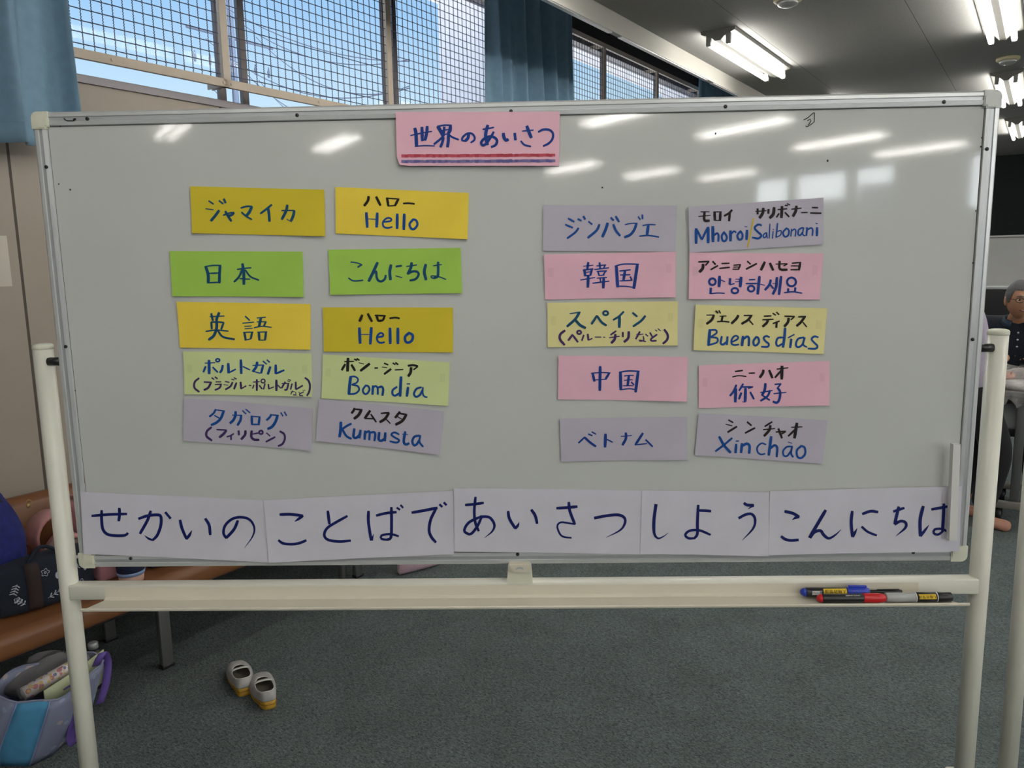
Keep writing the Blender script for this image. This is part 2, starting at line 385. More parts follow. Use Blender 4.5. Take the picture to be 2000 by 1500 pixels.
window(V0-.02, V0-.12, [4.0, 4.85, 5.93, 7.02, 7.75], WZ0, WZ1)
window(V0-.02, V0-.12, [8.2, 9.2, 10.2, 11.2, 12.2], WZ0, WZ1)
for a, b_ in WIN_R: window(V1+.1, V1+.02, [a, b_], 2.05, 2.97)
struct('trim_2', MB().box((V0-.02, -1.6, WZ0-.004), (V0+.012, 3.58, WZ0+.026)), M['sill'])
# guard screens of crimped wire inside the windows
def guard_screen(u0, u1, label, z0=2.187, z1=3.10):
    t = thing('guard_screen', label, 'window screen', UV(u0, -2.15, z0), -TH, 'wire guard screens inside the windows')
    R = Matrix.Rotation(-TH, 4, 'Z')
    f = MB(); va, vb = -2.165, -2.145; w = .018
    f.box((va, u0, z0), (vb, u1, z0+.034)); f.box((va, u0, z1-.034), (vb, u1, z1))
    f.box((va, u0, z0), (vb, u0+w, z1)); f.box((va, u1-w, z0), (vb, u1, z1))
    for u in (u0 + .02, (u0+u1)/2, u1 - .02):
        f.cyl((vb, u, z0+.017), (vb+.004, u, z0+.017), .006, 8)
    # wall ties carrying the frame
    for u in (u0 + .008, u1 - .014):
        f.box((V0-.02, u, z0+.004), (va, u+.006, z0+.030)); f.box((V0-.02, u, z1-.03), (va, u+.006, z1-.004))
    f.v = [R @ p for p in f.v]; link('screen_frame', f, M['guard'], t)
    mb = MB(); P = .0415; vc = -2.155; r = .0021
    n = int((u1 - u0) / P)
    for i in range(1, n + 1):
        u = u0 + i * P; pts = []; k = 0; z = z0 + .02
        while z < z1 - .01:
            pts.append((vc + (.0014 if k % 2 else -.0014), u + (.0008 if k % 2 else -.0008), z)); z += P / 8; k += 1
        mb.tube(pts, r, 4, cap=False)
    nz = int((z1 - z0) / P)
    for j in range(1, nz):
        z = z0 + .012 + j * P
        pts = [(vc + (.0008 if k % 2 else -.0008), u0 + .01 + k * P, z) for k in range(n + 1)]
        mb.tube(pts, r, 4, cap=False)
    mb.v = [R @ p for p in mb.v]; link('wire_mesh', mb, M['wire'], t)
GS = [(-1.07, -.03, 'beige wire guard screen behind the left blue curtain'),
      (-.03, 1.0, 'beige wire guard screen over the leftmost window, next to the left curtain'),
      (1.0, 2.045, 'beige wire guard screen over the second window, with power lines seen through it'),
      (2.045, 3.09, 'beige wire guard screen left of the middle curtain, with a white wall seen through it'),
      (3.53, 4.55, 'beige wire guard screen right beside the middle curtain'),
      (4.55, 5.575, 'beige wire guard screen second to the right of the middle curtain'),
      (5.575, 6.6, 'small far wire guard screen left of the farthest curtain'),
      (6.6, 7.62, 'wire guard screen behind the farthest blue curtain')]
for g in GS: guard_screen(*g)
# curtains
def curtain(u0, u1, z0, z1, label, lam=.135, amp=.035, seed=1, vc=-2.055, sharp=.25, phase=None):
    rnd = random.Random(seed); ph = [rnd.uniform(0, 6.28) for _ in range(5)]
    def pt(u, z, off=0.0):
        tz = (z1 - z) / (z1 - z0); a = amp * (.5 + .6 * min(1, tz * 1.6)) * (1 + .4 * sin(u * 7.3 + ph[0]))
        q = 2*pi*u/lam + ph[1] + 1.5*sin(u*4.1+ph[2]) + .35*tz*sin(u*9+ph[3]) if phase is None else 2*pi*(u-phase)/lam + pi/2
        if phase is not None: a = amp * (.7 + .3*tz)
        w = sin(q + sharp * 2 * sin(q)) + .22 * sin(2.6*q + ph[4] + 2*tz)
        return (vc + a*w + off, u + (.018*cos(q) if lam < .2 else .03*cos(q))*(.3+.7*tz), z)
    NU = int((u1 - u0) / .007)
    us = [u0 + (u1 - u0) * k / NU for k in range(NU + 1)]
    rows = [[pt(u, z1 - (z1 - z0) * i / 22) for u in us] for i in range(23)]
    t = thing('curtain', label, 'curtain', UV((u0+u1)/2, vc, z0), -TH, 'blue curtains on the window rail')
    R = Matrix.Rotation(-TH, 4, 'Z')
    mb = MB(); mb.grid(rows); mb.v = [R @ p for p in mb.v]
    solidify(link('curtain_cloth', mb, M['curtain'], t), .0025)
    hm = MB(); hm.grid([[pt(u, z) for u in us] for z in (z0 + .062, z0 + .03, z0 - .003)])
    hm.v = [R @ p for p in hm.v]; solidify(link('hem', hm, M['curtain'], t), .006)
    u = u0 + .04
    while u < u1:
        hk = MB(); hk.box((vc-.004, u-.003, z1-.01), (vc+.004, u+.003, z1+.016)); u += max(lam, .12)
        hk.v = [R @ p for p in hk.v]; link('hook', hk, M['alu'], t)
    return t
cl = to_uv(on_v(163, 214, -2.055))[0] - .046
c1, c2 = to_uv(on_v(957, 120, -2.055))[0], to_uv(on_v(1118, 120, -2.055))[0]
curtain(-1.0, cl, 1.845, 3.255, 'faded blue curtain hanging at the far left, above the beige wall', lam=.235, amp=.062, seed=4, sharp=.30, phase=to_uv(on_v(42, 160, -2.0))[0])
curtain(c1, c2, 1.845, 3.255, 'blue pleated curtain between the two groups of windows', lam=.16, amp=.050, seed=8)
c3 = to_uv(on_v(1363, 172, -2.055))[0]
curtain(c3, c3 + 1.5, 1.845, 3.255, 'farthest blue curtain, a small piece under the ceiling edge', lam=.16, amp=.05, seed=3)
rl = room_obj('curtain_rail', MB().box((-2.072, -1.5, 3.272), (-2.045, 12.2, 3.290)), M['alu'])
tag(rl, 'thin aluminium curtain rail along the top of the windows', 'curtain rail')
# outside: fins, eave, ground, utility pole
for u, n in ((3.66, 'trim_3'), (7.85, 'trim_4')):
    struct(n, MB().box((-3.1, u, -.3), (V0-.15, u+.22, 3.9)), M['whitewall'])
struct('trim_5', MB().box((-3.12, 3.2, 3.36), (V0-.15, 16, 3.62)), M['whitewall'])
struct('trim_6', MB().box((-90, -60, -.6), (V0-.2, 90, -.4)), mat('outside_ground', (0.75, 0.74, 0.71, 1), 0.9, var=.1, vscale=.4))
struct('trim_7', MB().box((V1+.2, -60, -.6), (90, 90, -.4)), mat('outside_paving', (0.30, 0.30, 0.28, 1), 0.9, var=.1, vscale=.4))
struct('reflection_block_1', MB().box((20, -19, -.4), (22, -13.75, 3.1)), M['plain']); struct('reflection_block_2', MB().box((20, -13.4, -.4), (22, -11.7, 3.42)), M['plain'])  # unseen blocks added outside to darken the lower panes in the board's reflection
M['haze'] = mat('hazy_pole_grey', (0.05, 0.065, 0.10, 1), 0.9)  # distance haze put into the blue-grey of pole and wires
def pole():
    base = CAM + ray(395, 120) * 1.0; d = ray(455, 112); hd = sqrt(d.x*d.x + d.y*d.y); D = 26 / hd
    Pm = CAM + d * D; g = Vector((Pm.x, Pm.y, -.4))
    t = thing('utility_pole', 'grey utility pole with crossarms seen through the left window mesh', 'utility pole', g)
    link('pole', MB().tube([g, Vector((g.x, g.y, 11.2))], [.12, .08], 12), M['haze'], t)
    px_per_m = F_PX / 26
    a = U
    for z in (Pm.z + .55, Pm.z - .75):
        c = Vector((g.x, g.y, z)) ; mb = MB(); mb.tube([c - a*1.5, c + a*1.5], .05, 6)
        link('crossarm', mb, M['haze'], t)
    for k in (-1.3, -.8, .8, 1.3):
        c = Vector((g.x, g.y, Pm.z - .2)) + a * k
        link('insulator', MB().lathe([(.02, -.16), (.05, -.12), (.03, -.06), (.05, 0), (.03, .06), (.015, .15)], 8, M=Matrix.Translation(c)), M['haze'], t)
    for k in range(7):
        st = Vector((g.x, g.y, Pm.z + 1.6 - .42*k)) + a * (-.9 + .9*(k % 3))
        en = CAM + ray(800, 120 + 26*k - (k % 2)*30) * 22
        pts = []
        for i in range(17):
            f = i / 16; p = st.lerp(en, f); p.z -= 1.2 * 4 * f * (1 - f) * (.4 + .1*k); pts.append(p)
        link('wire', MB().tube(pts, .014, 4, cap=False), M['haze'], t)
pole()
# ------------------------------------------------------------------ ceiling lights
M['tube'] = mat('lit_tube', (1, 1, 1, 1), 0.4, emit=(1.0, 0.965, 0.90, 1), estr=TUBE_STRENGTH)
M['fixture'] = mat('grey_white_fixture_enamel', (0.20, 0.195, 0.18, 1), 0.5)
M['socket'] = mat('grey_lamp_socket', (0.30, 0.29, 0.27, 1), 0.5)
def make_light(v, u, label, group=None):
    t = thing('ceiling_light', label, 'ceiling light', UV(u, v, CEIL - .1), -TH, group)
    L = 1.24
    hs = MB()
    prof = [(-.11, .1), (-.105, .082), (-.045, .060), (-.018, .034), (.018, .034), (.045, .060), (.105, .082), (.11, .1)]
    hs.prism(prof, -.02, L, 'y')
    link('housing', hs, M['fixture'], t, world=False)
    for s in (-1, 1):
        link('lamp_tube', MB().tube([(s*.062, .02, .028), (s*.062, L-.04, .028)], .0165, 12), M['tube'], t, world=False)
        for y in (-.012, L-.034):
            link('lamp_holder', MB().bbox((s*.062-.015, y, .012), (s*.062+.015, y+.026, .085), .004), M['socket'], t, world=False)
    return t
lights = []
FIX = [(-.91, 3.67, 'twin tube ceiling light by the window edge, left of the others'),
       (.535, 3.53, 'twin tube ceiling light cut by the top right edge of the picture'),
       (.50, 6.16, 'twin tube ceiling light directly right of the whiteboard corner'),
       (.50, 8.72, 'smallest farthest twin tube ceiling light at the right edge')]
BACK = [(-.91, 1.1), (-.91, 6.2), (-.91, 8.75), (.53, 1.05), (.53, -1.6), (.53, -4.3)]
MIRR = [(.5, -7.7), (2.2, -7.9), (4.0, -5.15), (5.6, -5.2), (7.4, -5.4), (6.0, -8.75), (7.6, -8.9), (9.0, -8.65)]
BACK += [(2.2, u) for u in (6.15, 3.5, 1.0, -1.6, -4.5)] + [(4.0, u) for u in (8.7, 6.15, 3.5, 1.0, -1.9)] + \
        [(5.7, u) for u in (6.15, 3.5, 1.0, -1.9)] + [(7.4, u) for u in (6.15, 3.5, 1.0, -1.9)] + [(9.0, u) for u in (3.5, 1.0, -1.9, -5.4)]
proto = make_light(*FIX[0])
def add_light(v, u, label, group=None):
    c = copy_tree(proto); c.location = UV(u, v, CEIL - .1); c['label'] = label
    if group: c['group'] = group
    return c
for f in FIX[1:]: add_light(*f)
for v, u in MIRR: add_light(v, u, 'twin tube ceiling light behind the viewpoint, mirrored as a streak in the whiteboard', 'ceiling lights mirrored in the whiteboard')
for v, u in BACK: add_light(v, u, 'twin tube ceiling light of the room outside the picture', 'ceiling lights outside the picture')
M['detector'] = mat('ivory_detector', (0.62, 0.56, 0.36, 1), 0.5)
def detector(x, y, label):
    p = on_z(x, y, CEIL); t = thing('smoke_detector', label, 'smoke detector', p)
    T = Matrix.Translation(p)
    link('mounting_base', MB().lathe([(.075, 0), (.075, -.014), (.068, -.02)], 24, M=T), M['detector'], t)
    link('sensor_head', MB().lathe([(.058, -.02), (.052, -.036), (.03, -.046), (.012, -.048)], 24, M=T), M['alu'], t)
detector(1969, 113, 'round ivory smoke detector between two ceiling lights at the right')
detector(1539, -4, 'ivory ceiling detector cut by the top edge of the picture')
# ------------------------------------------------------------------ mobile whiteboard
BW, BH = 1.83, 0.916; BX = BW / 2; ZT = BOARD_TOP; ZB = ZT - BH
PY = 0.005                             # front of the writing surface; the frame stands at y = 0
def build_board(label, loc=(0, 0, 0), detail=True, name='mobile_whiteboard'):
    t = thing(name, label, 'whiteboard', (loc[0], loc[1] + .02, 0))
    T = Matrix.Translation(Vector(loc))
    def P(nm, mb, mt, par=t, lab=None):
        mb.v = [T @ p for p in mb.v]; o = link(nm, mb, mt, par)
        if lab: o['label'] = lab
        return o
    fw = .026
    pn = MB(); pn.box((-BX+.01, PY, ZB+.01), (BX-.01, .022, ZT-.01))
    board = P('writing_panel', pn, M['panel'], lab='glossy white writing surface')
    # aluminium edge profile: raised inner strip, groove, outer strip
    prof = [(0, .024), (0, .003), (.003, .0005), (.009, 0), (.010, .0022), (.0165, .0022), (.0175, 0), (.025, .001), (.026, PY+.001), (.026, .024)]
    def strip(a, b, inward, nm='edge_profile'):
        a = Vector(a); b = Vector(b); inward = Vector(inward); mb = MB()
        n = len(prof)
        vs_ = [q + inward * p[0] + Vector((0, p[1], 0)) for q in (a, b) for p in prof]
        for k in range(n):
            mb.add([vs_[k], vs_[(k+1) % n], vs_[n+(k+1) % n], vs_[n+k]], [(0,1,2,3)], 1 if k == 4 else 0)
        mb.add(vs_, [list(range(n)), list(range(n, 2*n))], 0)
        P(nm, mb, [M['frame'], M['frame_dark']], lab='silver edge profile with a groove')
    k = .03
    strip((-BX+k, 0, ZT), (BX-k, 0, ZT), (0,0,-1)); strip((-BX+k, 0, ZB), (BX-k, 0, ZB), (0,0,1))
    strip((-BX, 0, ZB+k), (-BX, 0, ZT-k), (1,0,0)); strip((BX, 0, ZB+k), (BX, 0, ZT-k), (-1,0,0))
    for sx in (-1, 1):
        for top in (0, 1):
            # L-shaped corner cap with a rounded outer corner
            r = .011; pts = []; w = .0275; Lc = .0315
            pts.append((Lc, -.001)); 
            for i in range(7):
                a = pi/2 * i / 6; pts.append((r - (r+.001)*sin(a) , r - (r+.001)*cos(a)))
            pts += [(-.001, Lc), (w, Lc), (w, w), (Lc, w)]
            poly = [((-BX + p[0]) if sx < 0 else (BX - p[0]), (ZT - p[1]) if top else (ZB + p[1])) for p in pts]
            mb = MB(); mb.prism(poly, -.0015, .0245, 'y')
            ins = [(.0095, .0095), (Lc-.002, .0095), (Lc-.002, w-.002), (w-.002, w-.002), (w-.002, Lc-.002), (.0095, Lc-.002)]
            poly2 = [((-BX + p[0]) if sx < 0 else (BX - p[0]), (ZT - p[1]) if top else (ZB + p[1])) for p in ins]
            mb.prism(poly2, -.0030, 0, 'y')
            P('corner_cap', mb, M['corner_grey'] if top and sx > 0 else M['corner'], lab='rounded plastic corner cap')
    if detail:
        # seam where the steel meets the frame
        sm = MB(); q = .0262
        for a, b in (((-BX+q, PY-.0004, ZT-q-.0011), (BX-q, PY, ZT-q)), ((-BX+q, PY-.0004, ZB+q), (BX-q, PY, ZB+q+.0010)),
                     ((BX-q-.0010, PY-.0004, ZB+q), (BX-q, PY, ZT-q)), ((-BX+q, PY-.0004, ZB+q), (-BX+q+.0006, PY, ZT-q))): sm.box(a, b)
        P('panel_seam', sm, M['seam'])
        for x, y in ((170, 232), (580, 225), (998, 217), (1417, 208), (1844, 199), (90, 326), (128, 677), (1928, 291), (1900, 663), (255, 1091), (1011, 1083), (1784, 1079)):
            c = on_y(x, y, -.0005); c.y = 0
            mb = MB(); mb.lathe([(.0036, .001), (.0036, -.0006), (.0028, -.0014), (.001, -.0016)], 10, M=Matrix.Translation(c) @ Matrix.Rotation(-pi/2, 4, 'X'))
            P('rivet', mb, M['black'])
    # legs, caps, pivots
    zl = 1.262; lx = .9555; ly = .0205; lr = .0188
    for s in (-1, 1):
        P('leg', MB().tube([(s*lx, ly, .085), (s*lx, ly, zl)], lr, 28), M['paint'])
        P('leg_cap', MB().lathe([(lr+.0005, zl-.002), (lr+.0011, zl-.001), (lr+.0011, zl+.0045), (lr-.001, zl+.0075), (lr-.006, zl+.009), (.004, zl+.0095)], 28, M=Matrix.Translation((s*lx, ly, 0))), M['corner'])
        P('pivot_pin', MB().tube([(s*(BX-.004), .012, zl-.027), (s*(lx-.014), .012, zl-.027)], .0085, 14), M['black'])
        # foot with casters
        P('foot', MB().bbox((s*lx-.022, -.24, .068), (s*lx+.022, .24, .108), .008), M['paint'])
        for y in (-.21, .21):
            c = P('caster', MB().cyl((s*lx-.014, y, .034), (s*lx+.014, y, .034), .034, 20), M['black'])
            fk = MB(); fk.box((s*lx-.019, y-.016, .034), (s*lx-.0155, y+.016, .07)); fk.box((s*lx+.0155, y-.016, .034), (s*lx+.019, y+.016, .07)); fk.cyl((s*lx, y, .066), (s*lx, y, .072), .016)
            P('caster_fork', fk, M['alu'], c)
    # lower rail, tray and catch
    P('lower_rail', MB().bbox((-lx+.010, 0, .728), (lx-.010, .030, .7605), .003), M['paint'])
    tr = MB(); prof = [(-.001, .7555), (-.001, .735), (-.007, .7305), (-.055, .7325), (-.0585, .7375), (-.0620, .7385), (-.0640, .7365), (-.0635, .7330), (-.0600, .7305), (-.055, .7300), (-.006, .7275), (.0, .7290)]
    n = len(prof); x0, x1 = -.868, .822
    vs_ = []
    for x, xe in ((x0, -.885), (x1, .893)):
        for y, z in prof:
            f = min(1, max(0, (-y - .007) / .05)); vs_.append((x + (xe - x) * f, y, z))
    tr.add(vs_, [list(range(n))[::-1], list(range(n, 2*n))] + [(i, (i+1) % n, n + (i+1) % n, n+i) for i in range(n)])
    P('pen_tray', tr, M['tray'])
    ct = MB(); cx = .0055
    ct.prism([(cx-.0265, .7605), (cx+.0265, .7605), (cx+.0240, .792), (cx-.0240, .792)], -.004, .032, 'y')
    P('catch_base', ct, M['corner'])
    lv = MB(); lv.prism([(cx-.0235, .7915), (cx-.016, .7890), (cx+.016, .7890), (cx+.0235, .7915), (cx+.0235, .802), (cx+.021, .8065), (cx-.021, .8065), (cx-.0235, .802)], -.010, .024, 'y')
    lv.prism([(cx-.010, .7890), (cx+.010, .7890), (cx+.0225, .8045), (cx-.0225, .8045)], -.0135, -.010, 'y')
    P('catch_lever', lv, M['tray'])
    gr = MB(); gr.prism([(cx-.008, .7945), (cx-.004, .7995), (cx+.002, .8010), (cx+.007, .7990), (cx+.0085, .7945), (cx, .7970)], -.0140, -.0134, 'y')
    P('finger_grip', gr, M['frame_dark'])
    return t
BOARD = build_board('large mobile whiteboard on cream legs covered with coloured word cards')
def dabs(specs, nm, mt, y=PY-.0003):
    mb = MB()
    for s in specs:
        pts = [on_y(px_, py_, y) for px_, py_ in s[1:]]
        mb.tube(pts, s[0] * .0009, 5)
    o = link(nm, mb, mt, BOARD); return o
S4 = lambda L: [(1440 + x / 3.571, y / 3.571) for x, y in L]
dabs([(.9, *S4([(462, 838), (492, 822), (530, 788), (538, 785), (537, 850), (515, 868), (485, 884), (478, 878)])), (.9, *S4([(490, 842), (510, 830), (514, 842), (500, 866), (492, 872)]))], 'marker_doodle', M['ink_black'])['label'] = 'small black marker doodle'
rs = random.Random(3); dots = []
for x, y in ((1938-12, 240), (1925, 252), (1921, 262), (1917, 268), (1916, 285), (1906, 410), (1900, 512), (1898, 580), (1902, 642), (94, 243), (96, 245), (118, 244), (121, 530), (146, 762), (1500, 1078), (115, 358), (137, 369), (1616, 312), (1398, 259), (1176, 365)):
    dots.append((rs.uniform(.8, 1.7), (x, y), (x + rs.uniform(-1, 1), y + rs.uniform(1, 4))))
dots.append((2.0, (1926, 250), (1924, 262))); dots.append((2.2, (1900, 655), (1899, 661)))
dabs(dots, 'ink_speck', M['ink_black'])
dabs([(1.1, (125, 231), (127, 234), (131, 236), (143, 236), (148, 233)), (3.2, (145, 232), (146, 234))], 'ink_mark', M['ink_black'], -.0006)
dabs([(1.0, (162, 918), (165, 944))], 'red_pen_mark', M['ink_red2'])

# ------------------------------------------------------------------ word cards
def catmull(pts, step):
    if len(pts) == 2:
        a, b = pts; n = max(1, int((b - a).length / (step * 3)))
        return [a.lerp(b, i / n) for i in range(n + 1)]
    P = [pts[0] * 2 - pts[1]] + pts + [pts[-1] * 2 - pts[-2]]; out = []
    for i in range(1, len(P) - 2):
        p0, p1, p2, p3 = P[i-1:i+3]; n = max(2, int((p2 - p1).length / step))
        for k in range(n):
            t = k / n
            out.append(.5 * ((2*p1) + (p2-p0)*t + (2*p0-5*p1+4*p2-p3)*t*t + (3*p1-p0-3*p2+p3)*t**3))
    out.append(P[-2]); return out
class Card:
    def __init__(s, origin, scale, corners, yy, lift, seed):
        s.o = origin; s.s = scale; s.y = yy
        s.c = [on_y(origin[0] + x / scale, origin[1] + y / scale, yy) for x, y in corners]   # TL TR BR BL
        r = random.Random(seed); s.lift = [lift * r.uniform(.2, 1) for _ in range(4)]; s.w = r.uniform(0, 6); s.a = lift * .16
        s.NX, s.NY = 14, 6
    def disp(s, a, b):
        """how far the sheet stands off the board (towards the viewer) at a across, b down"""
        a = min(1, max(0, a)); b = min(1, max(0, b))
        d = 0
        for (ca, cb), l in zip(((0,0),(1,0),(1,1),(0,1)), s.lift):
            q = max(0, 1 - sqrt(((a-ca)*1.5)**2 + ((b-cb)*.75)**2)); d += l * q ** 2
        return d + s.a * (1 + sin(a*5 + s.w) * cos(b*2.2 + s.w))
    def dgrid(s, a, b):
        i = min(s.NX-1, int(max(0, a)*s.NX)); j = min(s.NY-1, int(max(0, b)*s.NY)); fa = a*s.NX - i; fb = b*s.NY - j
        D = lambda i, j: s.disp(i/s.NX, j/s.NY)
        return (D(i,j)*(1-fa)+D(i+1,j)*fa)*(1-fb)+(D(i,j+1)*(1-fa)+D(i+1,j+1)*fa)*fb
    def pos(s, a, b):
        p = s.c[0].lerp(s.c[1], a).lerp(s.c[3].lerp(s.c[2], a), b); p.y = s.y - s.disp(a, b); return p
    def inv(s, P):
        tl, tr, br, bl = s.c; a = b = .5
        for _ in range(6):
            q = tl.lerp(tr, a).lerp(bl.lerp(br, a), b); da = tr.lerp(br, b) - tl.lerp(bl, b); db = bl.lerp(br, a) - tl.lerp(tr, a); e = P - q
            det = da.x*db.z - da.z*db.x; a += (e.x*db.z - e.z*db.x)/det; b += (da.x*e.z - da.z*e.x)/det
        return a, b
    def mesh(s, round_corners=()):
        rows = [[s.pos(i/s.NX, j/s.NY) for i in range(s.NX+1)] for j in range(s.NY+1)]
        th = Vector((0, .0005, 0)); n = s.NX + 1
        for k in round_corners:
            cc = {0: (0, 0), 1: (0, s.NX), 2: (s.NY, s.NX), 3: (s.NY, 0)}[k]
            j, i = cc; mid = rows[s.NY // 2][s.NX // 2]; rows[j][i] = rows[j][i].lerp(mid, .035)
        mb = MB(); mb.grid(rows)
        mb.grid([[p + th for p in r] for r in rows])
        rim = [rows[0][i] for i in range(n)] + [rows[j][-1] for j in range(1, s.NY+1)] + [rows[-1][i] for i in range(n-2, -1, -1)] + [rows[j][0] for j in range(s.NY-1, 0, -1)]
        mb.grid([rim + rim[:1], [p + th for p in rim] + [rim[0] + th]], smooth=False)
        return mb
    def ribbon(s, mb, spec, mi, chisel, off):
        for stroke in spec.split(';'):
            stroke = stroke.strip()
            if not stroke: continue
            w = None; taper = False
            if ':' in stroke:
                h, stroke = stroke.split(':'); taper = h.endswith('>'); w = float(h.rstrip('>'))
            pts = [Vector([float(q) for q in p.split(',')]) for p in stroke.split()]
            closed = (pts[0] - pts[-1]).length < 1 and len(pts) > 3
            q = catmull(pts, 14); N = len(q); L = []; R_ = []
            for i, p in enumerate(q):
                if closed and i in (0, N-1): t = q[1] - q[-2]
                else: t = q[min(i+1, N-1)] - q[max(i-1, 0)]
                t = t.normalized() if t.length > 0 else Vector((1, 0))
                ww = w if w is not None else max(chisel[1], chisel[0] * abs(t.y) ** .75)
                f = i / (N - 1)
                ww *= 1.10
                if taper: ww *= max(.12, 1 - max(0, (f - .45) / .55) ** 1.4 * .9)
                elif not closed:
                    ww *= 1 - .18 * max(0, 1 - f / .12) - .18 * max(0, 1 - (1 - f) / .12)
                nrm = Vector((-t.y, t.x)) * ww / 2
                if not closed:
                    if i == 0: p = p - t * ww * .12
                    if i == N-1: p = p + t * ww * .12
                L.append(p + nrm); R_.append(p - nrm)
            def W(p):
                P = on_y(s.o[0] + p.x / s.s, s.o[1] + p.y / s.s, s.y); a, b = s.inv(P)
                P.y = s.y - s.dgrid(a, b) - off; return P
            mb.grid([[W(p) for p in L], [W(p) for p in R_]], mi, smooth=False)
def circ(cx, cy, rx, ry, w):
    return '%g:' % w + ' '.join('%g,%g' % (cx + rx*cos(2*pi*k/12), cy + ry*sin(2*pi*k/12)) for k in range(13))
def make_card(name, label, group, origin, scale, corners, paper_key, inks, yy=PY-.0012, lift=.004, seed=1, cat='word card', rc=()):
    c = Card(origin, scale, corners, yy, lift, seed)
    o = link(name, c.mesh(rc), PAPER[paper_key])
    tag(o, label, cat, group)
    for k, (nm, ink, chisel, spec) in enumerate(inks):
        mb = MB(); c.ribbon(mb, spec, 0, chisel, .0006)
        link(nm, mb, M[ink], o)
    return o, c
G = 'word cards on the whiteboard'
Z = 2000 / 280
CH = (40, 13)
